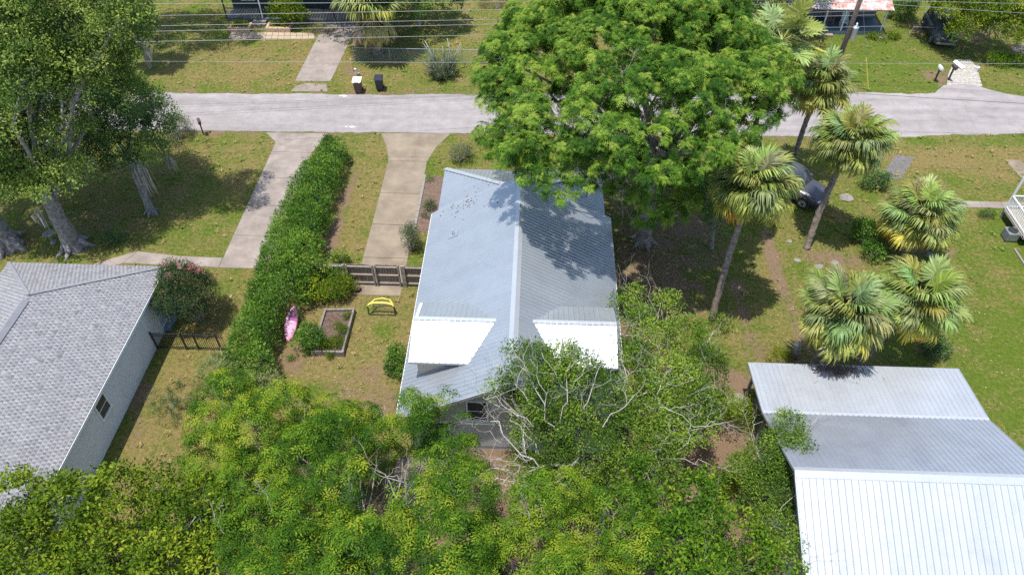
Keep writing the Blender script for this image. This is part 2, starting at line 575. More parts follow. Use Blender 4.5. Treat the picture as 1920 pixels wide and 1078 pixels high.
c4 = ramp(rnt, [(0.0, (0.62, 0.6, 0.58)), (0.010, (1, 1, 1))]); rnt.links.new(a4.outputs[0], c4.inputs[0])
cc = mixrgb(rnt, 0.22, cc, mixrgb(rnt, 1.0, cc, c4.outputs[0], 'MULTIPLY'))
rnt.links.new(cc, rb.inputs['Base Color'])
rb.inputs['Roughness'].default_value = 0.9
bpr = N(rnt, 'ShaderNodeBump', Strength=0.25, Distance=0.02); rnt.links.new(a3.outputs[0], bpr.inputs['Height']); rnt.links.new(bpr.outputs[0], rb.inputs['Normal'])
M['road'] = rm

FAR = [(-200, 43.5), (-60, 46.6), (-29.2, 47.3), (-8.2, 47.9), (24.4, 49.4), (29.6, 49.5), (30.6, 50.6), (32.5, 51.0), (35, 49.6), (38, 48.9), (80, 50.6), (200, 55)]
NEAR = [(-200, 38.5), (-60, 41.9), (-22.9, 42.62), (-4.25, 43.0), (25.2, 43.7), (33.9, 44.6), (80, 46.6), (200, 51)]


def interp(tab, x):
    return float(np.interp(x, [t[0] for t in tab], [t[1] for t in tab]))


xs = [-200, -120] + list(np.arange(-60, 60.1, 0.35)) + [120, 200]
rr = random.Random(3)
mb = MB()
prev = None
wob = [0, 0]
for x in xs:
    wob = [0.8 * wob[0] + rr.gauss(0, 0.035), 0.8 * wob[1] + rr.gauss(0, 0.035)]
    cur = ((x, interp(NEAR, x) + wob[0] + rr.gauss(0, .02), 0.012), (x, interp(FAR, x) + wob[1] + rr.gauss(0, .02), 0.012))
    if prev: mb.quad(prev[0], cur[0], cur[1], prev[1])
    prev = cur
road = mb.build('road', M['road'])
tag(road, 'pale worn asphalt street crossing the picture', 'road', kind='structure')
# white chalky utility marks on the asphalt
for k, (px, py) in enumerate(((645, 181), (655, 238))):
    p = at(px, py)
    m = MB()
    for q in range(4):
        a = rr.uniform(0, 3.1)
        L, w = rr.uniform(.06, .18), rr.uniform(.03, .06)
        Mx = Matrix.Translation((p.x + rr.uniform(-.3, .3), p.y + rr.uniform(-.1, .1), 0.0165 + q * 0.0006)) @ Matrix.Rotation(a, 4, 'Z')
        m.quad(*[Mx @ Vector(c) for c in ((-L, -w, 0), (L, -w * .7, 0), (L * .9, w, 0), (-L * .8, w * .8, 0))])
    o = m.build('paint_mark', M['white'], road)

# ---------------------------------------------------------------- driveways and walks (slabs cast one by one)
def paving(name, label, slabs, material, z=0.02, extra=None):
    """slabs: list of outlines (x, y)"""
    base = MB()
    xs_ = [p[0] for s in slabs for p in s]; ys_ = [p[1] for s in slabs for p in s]
    for s in slabs:
        cx = sum(p[0] for p in s) / len(s); cy = sum(p[1] for p in s) / len(s)
        base.poly([(cx + (p[0] - cx) * 1.004, cy + (p[1] - cy) * 1.01, 0.007) for p in s])
    b = base.build(name, M['joint'])
    tag(b, label, name.replace('_', ' '), kind='structure')
    for s in slabs:
        cx = sum(p[0] for p in s) / len(s); cy = sum(p[1] for p in s) / len(s)
        g = 0.012
        pts = []
        for p in s:
            dx, dy = p[0] - cx, p[1] - cy
            pts.append((p[0] - math.copysign(min(g, abs(dx)), dx), p[1] - math.copysign(min(g, abs(dy)), dy)))
        dz = rr.uniform(-.004, .006)
        MB().prism(pts, -0.05, z + dz).build('slab', material, b, bevel=0.006)
    return b


def strip_slabs(x0, x1, ys):
    return [[(x0, ys[i]), (x1, ys[i]), (x1, ys[i + 1]), (x0, ys[i + 1])] for i in range(len(ys) - 1)]


paving('driveway', 'long grey concrete driveway on the left side of the tall hedge',
       strip_slabs(-17.75, -15.0, [29.15, 31.9, 34.7, 37.5, 40.3]) + [[(-17.75, 40.3), (-15.0, 40.3), (-14.3, 42.6), (-18.75, 42.55), (-17.75, 41.4)]], M['concrete'])
paving('driveway', 'sand-coloured concrete driveway leading from the street to the wooden gate',
       strip_slabs(-9.72, -7.15, [27.35, 30.3, 33.2, 36.2, 39.6]) + [[(-9.72, 39.6), (-7.15, 39.6), (-6.75, 41.2), (-5.9, 42.9), (-10.75, 42.8), (-10.1, 41.2)]], M['concrete_pale'])
# walk from the left driveway to the shingled house
paving('walkway', 'short concrete walk bending from the grey driveway to the shingled house',
       [[(-17.77, 29.15), (-17.77, 29.95), (-20.2, 30.0), (-20.2, 29.2)], [(-20.2, 29.2), (-20.2, 30.0), (-22.9, 30.3), (-23.3, 29.3)], [(-23.3, 29.3), (-22.9, 30.3), (-24.6, 29.4), (-24.6, 28.6)], [(-24.6, 28.6), (-24.6, 29.4), (-25.6, 28.7), (-25.2, 27.0), (-24.3, 27.0)]], M['concrete'])
# driveway over the street, in the shade of the palm
d0, d1, d2, d3 = at(553, 153), at(620, 153), at(655, 80), at(590, 80)
md0, md1 = d0.lerp(d3, .42), d1.lerp(d2, .42)
paving('driveway', 'cracked concrete driveway across the street beside the skirted palm',
       [[d0.xy, d1.xy, md1.xy, md0.xy], [md0.xy, md1.xy, d2.xy, d3.xy], [d3.xy, d2.xy, (d2.x + .3, d2.y + 6), (d3.x + .3, d3.y + 6)]], M['concrete'])
p = [at(x, y) for x, y in ((545, 172), (614, 172), (612, 158), (575, 157), (555, 162))]
o = MB().poly([(q.x, q.y, 0.016) for q in p]).build('driveway_apron', M['concrete'], None)
tag(o, 'crumbled concrete apron between the street and the far driveway', 'apron', kind='structure')
# right-hand gravelly driveway across the street
p = [at(x, y) for x, y in ((1775, 163), (1842, 163), (1832, 128), (1820, 112), (1790, 112), (1778, 140))]
o = MB().poly([(q.x, q.y, 0.008) for q in p]).build('gravel_driveway', mat('gravel', (0.36, 0.33, 0.29), .95, var=.5, scale=5, bump=.8, bscale=30), None)
tag(o, 'weedy gravel driveway mouth behind the pair of mailboxes', 'driveway', kind='structure')
p = [at(x, y) for x, y in ((1895, 90), (1920, 80), (2010, 84), (2000, 104), (1925, 112), (1900, 102))]
o = MB().poly([(q.x, q.y, 0.01) for q in p]).build('pavement', M['concrete_pale'], None)
tag(o, 'pale concrete pad past the low round bushes', 'pavement', kind='structure')
# walk and slab on the right lot
a, b = at(1803, 389), at(1803, 377)
paving('walkway', 'narrow old concrete walk from the big palm to the right-hand porch',
       [[(a.x + i * 1.3, a.y), (a.x + (i + 1) * 1.3, a.y), (a.x + (i + 1) * 1.3, b.y), (a.x + i * 1.3, b.y)] for i in range(4)], M['concrete'])
p = [at(x, y) for x, y in ((1883, 300), (1912, 300), (1990, 372), (1950, 372))]
q0, q1 = p[0].lerp(p[3], .5), p[1].lerp(p[2], .5)
paving('walkway', 'weathered plank-coloured slab leading to the right-hand porch roof', [[p[0].xy, p[1].xy, q1.xy, q0.xy], [q0.xy, q1.xy, p[2].xy, p[3].xy]], M['concrete_pale'])
p = [at(x, y) for x, y in ((1650, 335), (1690, 335), (1715, 296), (1680, 290))]
o = MB().poly([(q.x, q.y, 0.008) for q in p]).build('pavement', mat('dark_asphalt', (0.13, 0.12, 0.115), .9, var=.3, scale=3, bump=.4), None)
tag(o, 'dark asphalt parking strip seen between the palm crowns', 'pavement', kind='structure')
# planting bed beside the sandy driveway
bed = MB()
bed.prism([(-7.12, 32.6), (-5.75, 32.55), (-5.6, 33.4), (-5.6, 37.6), (-6.1, 38.1), (-7.12, 38.0)], -0.02, 0.045)
bo = bed.build('planting_bed', M['mulch'], None, bevel=0.03)
tag(bo, 'narrow mulched planting bed between the sandy driveway and the house', 'planting bed', kind='structure')
for k in range(9):
    MB().box(-.1, .1, -.29, .29, 0, .11, Matrix.Rotation(rr.uniform(-.03, .03), 4, 'Z')).build('edging_stone', M['stone'], bo, bevel=.02, local=(-7.1, 32.9 + k * 0.61, 0))
# sandy patio behind the house
o = MB().prism([(-6.0, 14.9), (-3.0, 14.9), (-2.8, 17.3), (-5.8, 17.3)], -.03, .03).build('patio', M['concrete_pale'], None)
tag(o, 'pale patio under the yellow-green tree behind the house', 'patio', kind='structure')

# ---------------------------------------------------------------- building helpers
def world_of(o):
    if o is None: return Matrix.Identity(4)
    return world_of(o.parent) @ o.matrix_parent_inverse @ o.matrix_basis


def wb(mb, name, material, parent, smooth=False, bevel=0.0):
    """build a part whose shape was given in world coordinates"""
    o = mb.build(name, material, None, smooth, bevel)
    o.parent = parent
    o.matrix_parent_inverse = world_of(parent).inverted()
    return o


def vrange(outline, u):
    vs = []
    n = len(outline)
    for i in range(n):
        (u0, v0), (u1, v1) = outline[i], outline[(i + 1) % n]
        if abs(u1 - u0) < 1e-9:
            if abs(u - u0) < 1e-6: vs += [v0, v1]
        elif min(u0, u1) - 1e-9 <= u <= max(u0, u1) + 1e-9:
            vs.append(v0 + (v1 - v0) * (u - u0) / (u1 - u0))
    return (min(vs), max(vs)) if vs else None


def ribbed(parent, material, O, U, V, outline, rib=0.229, panel=0.916, h=0.022, name='roof_panel', seed=0):
    O, U, V = Vector(O), Vector(U).normalized(), Vector(V).normalized()
    Nn = U.cross(V)
    ulo, uhi = min(p[0] for p in outline), max(p[0] for p in outline)
    bps = {}
    k = math.floor(ulo / rib) - 1
    while k * rib < uhi + rib:
        for du, hh in ((-0.036, 0), (-0.015, h), (0.015, h), (0.036, 0)):
            bps[round(k * rib + du, 4)] = hh
        k += 1
    for p in outline: bps.setdefault(round(p[0], 4), 0.0)
    us = sorted(u for u in bps if ulo - 1e-6 <= u <= uhi + 1e-6)
    r = random.Random(seed)
    cur, pi = MB(), None
    out = []
    lift = 0.0
    for a, b in zip(us[:-1], us[1:]):
        q = int(math.floor(((a + b) / 2 + 0.05) / panel))
        if q != pi:
            if cur.f: out.append(wb(cur, name, material, parent))
            cur, pi = MB(), q
            lift = r.uniform(0, 0.004)
        ra, rb_ = vrange(outline, a), vrange(outline, b)
        if not ra or not rb_: continue
        if ra[1] - ra[0] < 1e-4 and rb_[1] - rb_[0] < 1e-4: continue
        P = lambda u, v: O + U * u + V * v + Nn * (bps[u] + lift)
        cur.quad(P(a, ra[0]), P(b, rb_[0]), P(b, rb_[1]), P(a, ra[1]))
    if cur.f: out.append(wb(cur, name, material, parent))
    return out


def beam(mb, a, b, w, h, up=(0, 0, 1)):
    a, b, up = Vector(a), Vector(b), Vector(up)
    t = (b - a).normalized()
    s = t.cross(up).normalized()
    n = s.cross(t)
    p = []
    for e in (a, b):
        for ds, dn in ((-1, -1), (1, -1), (1, 1), (-1, 1)): p.append(tuple(e + s * ds * w / 2 + n * dn * h / 2))
    k = len(mb.v)
    mb.v += p
    mb.f += [tuple(k + i for i in q) for q in ((0, 1, 2, 3), (7, 6, 5, 4), (0, 4, 5, 1), (1, 5, 6, 2), (2, 6, 7, 3), (3, 7, 4, 0))]
    return mb


def window(parent, c, w, h, axis='y', out=-1, frame=None, panes=2):
    """window on a wall; axis = wall normal axis, out = side that faces outdoors"""
    frame = frame or M['white']
    f = MB()
    t = 0.06

    def bx(u0, u1, z0, z1, d0, d1, mbx):
        d0, d1 = sorted((out * d0, out * d1))
        if axis == 'y': mbx.box(c[0] + u0, c[0] + u1, c[1] + d0, c[1] + d1, c[2] + z0, c[2] + z1)
        else: mbx.box(c[0] + d0, c[0] + d1, c[1] + u0, c[1] + u1, c[2] + z0, c[2] + z1)
    bx(-w / 2 - t, w / 2 + t, h / 2, h / 2 + t, .0, .05, f)
    bx(-w / 2 - t, -w / 2, -h / 2, h / 2, .0, .05, f)
    bx(w / 2, w / 2 + t, -h / 2, h / 2, .0, .05, f)
    wo = wb(f, 'window', frame, parent)
    s = MB(); bx(-w / 2 - t - .04, w / 2 + t + .04, -h / 2 - t, -h / 2, .0, .09, s); wb(s, 'sill', frame, wo)
    for k in range(panes):
        z0 = -h / 2 + h * k / panes
        g = MB(); bx(-w / 2, w / 2, z0 + .015, z0 + h / panes - .015, .004, .02, g); wb(g, 'pane', M['glass'], wo)
        m = MB(); bx(-w / 2, w / 2, z0 + h / panes - .015, z0 + h / panes + .015, .0, .035, m)
        wb(m, 'glazing_bar', frame, wo)
    return wo


# ---------------------------------------------------------------- the metal-roofed house
XL, XR, XC, ZE, ZR = -5.6, 4.2, -0.7, 2.8, 5.5
YN, YF = 17.5, 31.0
SL = (ZR - ZE) / (XC - XL)
H1 = thing('metal_roof_house', 'grey bungalow under a ribbed silver metal roof with paired dormers', 'house', (XC, 24, 0))
w = MB(); w.box(-5.15, 3.75, 17.95, 30.75, 0, 2.78)
w.slabpoly([(-5.15, 17.95, 2.78), (3.75, 17.95, 2.78), (XC, 17.95, 5.22)], (0, .16, 0))
w.slabpoly([(-5.15, 30.6, 2.78), (3.75, 30.6, 2.78), (XC, 30.6, 5.22)], (0, .15, 0))
wall1 = wb(w, 'wall', M['siding'], H1)
# lap boards on the rear gable and the rear wall
for k in range(21):
    z = 0.3 + k * 0.2
    half = 4.45 if z < 2.7 else 4.45 * (5.2 - z) / 2.45
    if half < .2: continue
    b = MB(); b.slabpoly([(XC - half, 17.945, z), (XC + half, 17.945, z), (XC + half, 17.925, z), (XC - half, 17.925, z)], (0, 0, 0.0))
    b = MB().box(XC - half, XC + half, 17.92, 17.948, z, z + .185)
    wb(b, 'siding_board', M['siding'], wall1)
pc = aty(895, 770, 17.91)
window(H1, (pc.x, 17.915, pc.z), 0.8, 1.3)
bb = MB().box(pc.x - .75, pc.x + .75, 17.88, 17.917, pc.z - 1.0, pc.z - .88); wb(bb, 'trim_board', M['white'], H1)
window(H1, (-3.9, 17.915, 1.5), 0.9, 1.2)
wing = MB(); wing.box(-4.9, 3.5, 30.75, 34.9, 0, 2.55); wb(wing, 'front_wall', M['siding'], H1)
for yy in (20.5, 24.5, 28.5): window(H1, (-5.155, yy, 1.55), 1.0, 1.2, 'x', -1)
for yy in (21.5, 28.0): window(H1, (3.755, yy, 1.55), 1.0, 1.2, 'x', 1)
roof1 = MB()
roof1.slabpoly([(XL, YN, ZE - .03), (XC, YN, ZR - .03), (XC, YF, ZR - .03), (XL, YF, ZE - .03)], (0, 0, -.1))
roof1.slabpoly([(XC, YN, ZR - .03), (XR, YN, ZE - .03), (XR, YF, ZE - .03), (XC, YF, ZR - .03)], (0, 0, -.1))
roof1 = wb(roof1, 'roof', M['fascia'], H1)
LS = math.hypot(XC - XL, ZR - ZE)
ribbed(roof1, M['metal'], (XL - .02, YF, ZE), (0, -1, 0), (XC - XL, 0, ZR - ZE), [(0, 0), (YF - YN, 0), (YF - YN, LS), (0, LS)], seed=1)
ribbed(roof1, M['metal'], (XR + .02, YN, ZE), (0, 1, 0), (XC - XR, 0, ZR - ZE), [(0, 0), (YF - YN, 0), (YF - YN, LS), (0, LS)], seed=2)
cap = MB()
cap.slabpoly([(XC - .2, YN - .02, ZR - .07), (XC, YN - .02, ZR + .05), (XC + .2, YN - .02, ZR - .07), (XC, YN - .02, ZR - .02)], (0, YF - YN + .04, 0))
wb(cap, 'ridge_cap', M['trim_metal'], roof1)
for (xa, xb) in ((XL, XC), (XR, XC)):
    for yy in (YN, YF):
        wb(beam(MB(), (xa, yy, ZE - .06), (xb, yy, ZR - .06), .05, .16), 'rake_trim', M['trim_metal'], roof1)
for xx in (XL - .03, XR + .03): wb(MB().box(xx - .02, xx + .02, YN, YF, ZE - .17, ZE - .02), 'fascia', M['fascia'], roof1)
# front hip wing
zw, yw, wl, wr = 2.6, 35.4, -5.35, 3.95
hw = (wr - wl) / 2
mz = 0.49
LW = hw * math.hypot(1, mz)
r2 = MB()
apex = (XC, yw - hw, zw + hw * mz - .03)
r2.slabpoly([(wl, yw, zw - .03), (wl, yw - hw, zw - .03), apex], (0, 0, -.1))
r2.slabpoly([(wr, yw, zw - .03), (wl, yw, zw - .03), apex], (0, 0, -.1))
r2.slabpoly([(wr, yw - hw, zw - .03), (wr, yw, zw - .03), apex], (0, 0, -.1))
r2 = wb(r2, 'front_roof', M['fascia'], H1)
ribbed(r2, M['metal'], (wl, yw, zw), (0, -1, 0), (1, 0, mz), [(0, 0), (hw, 0), (hw, LW)], seed=3)
ribbed(r2, M['metal'], (wr, yw, zw), (-1, 0, 0), (0, -1, mz), [(0, 0), (2 * hw, 0), (hw, LW)], seed=4)
ribbed(r2, M['metal'], (wr, yw - hw, zw), (0, 1, 0), (-1, 0, mz), [(0, 0), (hw, 0), (0, LW)], seed=5)
for sx in (wl, wr): wb(beam(MB(), (sx, yw, zw + .02), (XC, yw - hw, zw + hw * mz + .02), .28, .04), 'hip_cap', M['trim_metal'], r2)
# paired dormers
DZ, DY = 5.06, 21.25
for side in (1, -1):
    fx = (lambda x: x) if side == 1 else (lambda x: 2 * XC - x)
    d = MB()
    ny, nz, fy, fz = 19.3, 4.47, 22.8, 4.42
    xin = lambda z: XL + (z - ZE) / SL
    xo = -5.12
    # walls
    zr_ = lambda x: ZE + (x - XL) * SL
    d.slabpoly([(fx(-4.85), 19.55, zr_(-4.85) - .05), (fx(-2.6), 19.55, 4.42), (fx(-4.85), 19.55, 4.46)], (0, .08, 0))
    d.slabpoly([(fx(-4.85), 22.55, zr_(-4.85) - .05), (fx(-2.6), 22.55, 4.42), (fx(-4.85), 22.55, 4.46)], (0, -.08, 0))
    d.slabpoly([(fx(-4.85), 19.63, zr_(-4.85) - .05), (fx(-4.85), 22.47, zr_(-4.85) - .05), (fx(-4.85), 22.47, 4.44), (fx(-4.85), DY, DZ - .12), (fx(-4.85), 19.63, 4.46)], (side * .08, 0, 0))
    dorm = wb(d, 'dormer', M['beige'], H1)
    k = MB()
    k.slabpoly([(fx(xo), ny, nz - .03), (fx(xin(nz)), ny, nz - .03), (fx(xin(DZ)), DY, DZ - .03), (fx(xo), DY, DZ - .03)], (0, 0, -.08))
    k.slabpoly([(fx(xo), fy, fz - .03), (fx(xin(fz)), fy, fz - .03), (fx(xin(DZ)), DY, DZ - .03), (fx(xo), DY, DZ - .03)], (0, 0, -.08))
    wb(k, 'dormer_deck', M['fascia'], dorm)
    v1, v2 = math.hypot(DY - ny, DZ - nz), math.hypot(fy - DY, DZ - fz)
    if side == 1:
        ribbed(dorm, M['metal_shed'], (xo, ny, nz), (1, 0, 0), (0, DY - ny, DZ - nz), [(0, 0), (xin(nz) - xo, 0), (xin(DZ) - xo, v1), (0, v1)], h=.045, rib=.26, panel=1.04, seed=6)
        ribbed(dorm, M['metal'], (xin(DZ), fy, fz), (-1, 0, 0), (0, DY - fy, DZ - fz), [(xin(DZ) - xin(fz), 0), (xin(DZ) - xo, 0), (xin(DZ) - xo, v2), (0, v2)], seed=7)
    else:
        ribbed(dorm, M['metal_shed'], (fx(xin(DZ)), ny, nz), (1, 0, 0), (0, DY - ny, DZ - nz), [(xin(DZ) - xin(nz), 0), (xin(DZ) - xo, 0), (xin(DZ) - xo, v1), (0, v1)], h=.045, rib=.26, panel=1.04, seed=8)
        ribbed(dorm, M['metal'], (fx(xo), fy, fz), (-1, 0, 0), (0, DY - fy, DZ - fz), [(0, 0), (xin(fz) - xo, 0), (xin(DZ) - xo, v2), (0, v2)], seed=9)
    wb(beam(MB(), (fx(xo) - .01 * side, DY, DZ + .02), (fx(xin(DZ)), DY, DZ + .02), .2, .04), 'ridge_cap', M['trim_metal'], dorm)
    wb(beam(MB(), (fx(xo), ny - .015, nz - .05), (fx(xin(nz)), ny - .015, nz - .05), .03, .1), 'eave_trim', M['trim_metal'], dorm)
    for (ya, za) in ((ny, nz), (fy, fz)):
        wb(beam(MB(), (fx(xo), ya, za - .05), (fx(xo), DY, DZ - .05), .03, .12), 'rake_trim', M['trim_metal'], dorm)
    # lead-coloured valley flashing at the foot of the dormer wall
    wb(MB().slabpoly([(fx(-4.9), 19.5, zr_(-4.9) + .025), (fx(-2.6), 19.5, zr_(-2.6) + .025), (fx(-2.6), 19.36, zr_(-2.6) + .027), (fx(-4.9), 19.36, zr_(-4.9) + .027)], (0, 0, -.01)), 'flashing', M['metal_old'], dorm)
vz = ZE + (-4.15 - XL) * SL
vp = MB(); vp.tube([(-4.15, 28.4, vz - .05), (-4.15, 28.4, vz + .42)], .05, 10); vpo = wb(vp, 'vent_pipe', M['galv'], roof1, True)
wb(MB().slabpoly([(-4.4, 28.2, vz - .14 + .03), (-3.9, 28.2, vz + .14 + .03), (-3.9, 28.6, vz + .14 + .03), (-4.4, 28.6, vz - .14 + .03)], (0, 0, .012)), 'vent_flashing', M['metal_old'], roof1)
lit = MB(); r_ = random.Random(4)
for k in range(60):
    px, py = r_.gauss(868, 20), r_.gauss(388, 9) if k < 40 else r_.uniform(350, 420)
    if k >= 40: px = r_.uniform(830, 940)
    q = at(px, py, 3.6); x = q.x; z = ZE + (x - XL) * SL + .03; y = q.y
    if x < XL + .2: continue
    a, s = r_.uniform(0, 6.3), r_.uniform(.02, .055)
    lit.quad(*[(x + s * math.cos(a + t), y + s * math.sin(a + t), z + s * math.cos(a + t) * SL + r_.uniform(0, .02)) for t in (0, 1.2, 3.1, 4.4)])
lo = lit.build('fallen_leaves', M['mulch'])
tag(lo, 'scatter of dark fallen leaves on the left slope of the silver roof', 'leaf litter', kind='stuff')

# ---------------------------------------------------------------- left house, patterned shingles
sm, snt, sb = _nodes('asphalt_shingle')
sa_ = snt.nodes.new('ShaderNodeAttribute'); sa_.attribute_name = 'tint'
sr_ = ramp(snt, [(0, (0.10, 0.099, 0.108)), (0.45, (0.182, 0.180, 0.188)), (1, (0.295, 0.292, 0.302))])
snt.links.new(sa_.outputs['Fac'], sr_.inputs[0])
sn_ = N(snt, 'ShaderNodeTexNoise', Scale=1.1, Detail=6.0, Roughness=.7)
snt.links.new(snt.nodes.new('ShaderNodeNewGeometry').outputs['Position'], sn_.inputs['Vector'])
sr2 = ramp(snt, [(.3, (.86, .86, .88)), (.7, (1.06, 1.05, 1.03))]); snt.links.new(sn_.outputs[0], sr2.inputs[0])
snt.links.new(mixrgb(snt, 1.0, sr_.outputs[0], sr2.outputs[0], 'MULTIPLY'), sb.inputs['Base Color'])
sb.inputs['Roughness'].default_value = 0.92


def shingles(parent, O, U, V, outline, du=0.19, dv=0.17, seed=0):
    O, U, V = Vector(O), Vector(U).normalized(), Vector(V).normalized()
    Nn = U.cross(V)
    r = np.random.RandomState(seed)
    verts, tint = [], []
    vmax = max(p[1] for p in outline); umax = max(p[0] for p in outline); umin = min(p[0] for p in outline)
    row = 0
    v = 0.0
    O_, U_, V_, N_ = (np.array(x) for x in (O, U, V, Nn))
    while v < vmax:
        u = umin - du + (row % 2) * du * .5 + r.uniform(-.01, .01)
        while u < umax:
            for (a, b, dark) in ((u, u + du * .5, False), (u + du * .5, u + du, True)):
                c = (a + b) / 2
                vr = vrange(outline, min(max(c, umin), umax))
                a2, b2 = max(a, umin), min(b, umax)
                if vr and b2 - a2 > .01 and vr[0] - .02 <= v + .02 and v < vr[1] - .03:
                    p = lambda uu, vv, hh: O_ + U_ * uu + V_ * vv + N_ * hh
                    lt = 0.55 + r.uniform(0, .38)
                    dk = r.uniform(.08, .42)
                    if r.rand() < .05: lt = dk = r.uniform(.1, .9)
                    top = min(v + dv * 1.12, vr[1])
                    h0 = (0.006 if dark else 0.014) + r.uniform(0, .002)
                    cut = min(v + dv * .68, top)
                    for (t0, t1, g0, g1, tt) in (((v, cut, h0, .006, dk), (cut, top, .006, .003, lt)) if dark else ((v, top, h0, .003, lt),)):
                        if t1 - t0 < .005: continue
                        verts += [p(a2, t0, g0), p(b2, t0, g0), p(b2, t1, g1), p(a2, t1, g1)]
                        tint += [tt] * 4
                    verts += [p(a2, v, 0), p(b2, v, 0), p(b2, v, h0), p(a2, v, h0)]
                    tint += [(dk if dark else lt) * .6] * 4
            u += du
        v += dv
        row += 1
    verts = np.array(verts)
    me = fast_mesh('shingles', verts, np.arange(len(verts)).reshape(-1, 4), {'tint': np.array(tint)})
    me.materials.append(sm)
    o = bpy.data.objects.new('shingles', me)
    COL.objects.link(o)
    o.parent = parent
    o.matrix_parent_inverse = world_of(parent).inverted()
    o['kind'] = 'stuff'
    return o


H2 = thing('shingled_house', 'pale blue-grey house under a hipped grey dotted shingle roof', 'house', (-22.9, 18, 0))
ex0, ex1, ey, ez, rx, mzz = -27.0, -18.8, 26.3, 2.8, -22.9, 0.5
hd = 4.1
rz_ = ez + hd * mzz
y0 = 3.0
w = MB()
w.box(-26.75, -19.05, y0 + .3, 24.35, 0, 2.78)
w.box(-26.75, -21.6, 24.35, 26.0, 0, 2.78)
wall2 = wb(w, 'wall', M['stucco'], H2)
ro = MB()
ro.slabpoly([(ex1, y0, ez), (ex1, ey, ez), (rx, ey - hd, rz_), (rx, y0 + hd, rz_)], (0, 0, -.12))
ro.slabpoly([(ex1, ey, ez), (ex0, ey, ez), (rx, ey - hd, rz_)], (0, 0, -.12))
ro.slabpoly([(ex0, ey, ez), (ex0, y0, ez), (rx, y0 + hd, rz_), (rx, ey - hd, rz_)], (0, 0, -.12))
ro.slabpoly([(ex0, y0, ez), (ex1, y0, ez), (rx, y0 + hd, rz_)], (0, 0, -.12))
roof2 = wb(ro, 'roof', M['greywhite'], H2)
LH = hd * math.hypot(1, mzz)
shingles(roof2, (ex1, y0, ez + .004), (0, 1, 0), (-1, 0, mzz), [(0, 0), (ey - y0, 0), (ey - y0 - hd, LH), (hd, LH)], seed=1)
shingles(roof2, (ex1, ey, ez + .004), (-1, 0, 0), (0, -1, mzz), [(0, 0), (2 * hd, 0), (hd, LH)], du=.2, dv=.18, seed=2)
shingles(roof2, (ex0, ey, ez + .004), (0, -1, 0), (1, 0, mzz), [(0, 0), (ey - y0, 0), (ey - y0 - hd, LH), (hd, LH)], seed=3)
HIPM = mat('hip_shingle', (.215, .213, .232), .92, var=.2, scale=5)
for (a, b) in (((ex1, ey), 0), ((ex0, ey), 0)):
    n = 19
    A, B = Vector((a[0], a[1], ez + .03)), Vector((rx, ey - hd, rz_ + .03))
    for k in range(n):
        p, q = A.lerp(B, k / n), A.lerp(B, (k + 1.1) / n)
        q.z += .012
        wb(beam(MB(), p, q, .16, .010), 'hip_shingle', HIPM, roof2)
vent = MB()
vent.slabpoly([(rx - .2, y0 + hd, rz_ - .04), (rx, y0 + hd, rz_ + .1), (rx + .2, y0 + hd, rz_ - .04)], (0, ey - hd * 2 - y0 - .35, 0))
wb(vent, 'ridge_vent', mat('vent_grey', (0.19, 0.19, 0.21), .85, var=.15), roof2)
wb(MB().box(ex1, ex1 + .03, y0, ey, ez - .15, ez - .02), 'fascia', M['white'], roof2)
wb(MB().box(ex0, ex1, ey, ey + .03, ez - .15, ez - .02), 'fascia', M['white'], roof2)


def atx(px, py, x):
    d = _f * FPX + _r * (px - 960) + _u * (539 - py)
    t = x / d[0]
    return Vector((x, t * d[1], CAM_H + t * d[2]))


pw = atx(192, 762, -19.04)
window(H2, (-19.045, pw.y, pw.z), 0.75, 0.95, 'x', 1)
# block courses on the side wall
for k in range(12):
    wb(MB().box(-19.052, -19.044, y0 + .3, 24.34, .2 + k * .21, .2 + k * .21 + .198), 'block_course', M['stucco'], wall2)
# corner porch
porch = wb(MB().box(-21.6, -18.75, 24.35, 26.2, 0, .14), 'porch_floor', mat('porch_paint', (.17, .21, .26), .7, var=.15), H2)
wb(MB().box(-19.15, -19.03, 25.98, 26.1, .14, 2.68), 'porch_post', M['white'], H2)
rail = wb(MB().box(-19.12, -19.05, 24.4, 25.98, 1.0, 1.06), 'porch_railing', M['greywhite'], H2)
wb(MB().box(-19.11, -19.06, 24.4, 25.98, .24, .29), 'bottom_rail', M['greywhite'], rail)
for k in range(13):
    y = 24.47 + k * .12
    wb(MB().box(-19.105, -19.075, y, y + .03, .29, 1.0), 'baluster', M['greywhite'], rail)
rail = wb(MB().box(-21.5, -19.15, 26.0, 26.06, 1.0, 1.06), 'porch_railing', M['greywhite'], H2)
wb(MB().box(-21.5, -19.15, 26.01, 26.05, .24, .29), 'bottom_rail', M['greywhite'], rail)
for k in range(19):
    x = -21.4 + k * .12
    wb(MB().box(x, x + .03, 26.015, 26.045, .29, 1.0), 'baluster', M['greywhite'], rail)
fp = atx(303, 545, -19.0)
fl = MB()
for k in range(5):
    a = math.pi * k / 4
    fl.slabpoly([(0, 0, 0), (0, .3 * math.cos(a - .39), .3 * abs(math.sin(a - .39)) * -1), (0, .3 * math.cos(a + .39), -.3 * abs(math.sin(a + .39)))], (.01, 0, 0))
fo = fl.build('bunting', mat('bunting_cloth', (.62, .42, .40), .9, var=.35, scale=9, c2=(.8, .72, .7)))
fo.location = (-18.98, 25.55, 1.0)
tag(fo, 'red and white bunting hung on the left porch railing', 'bunting')

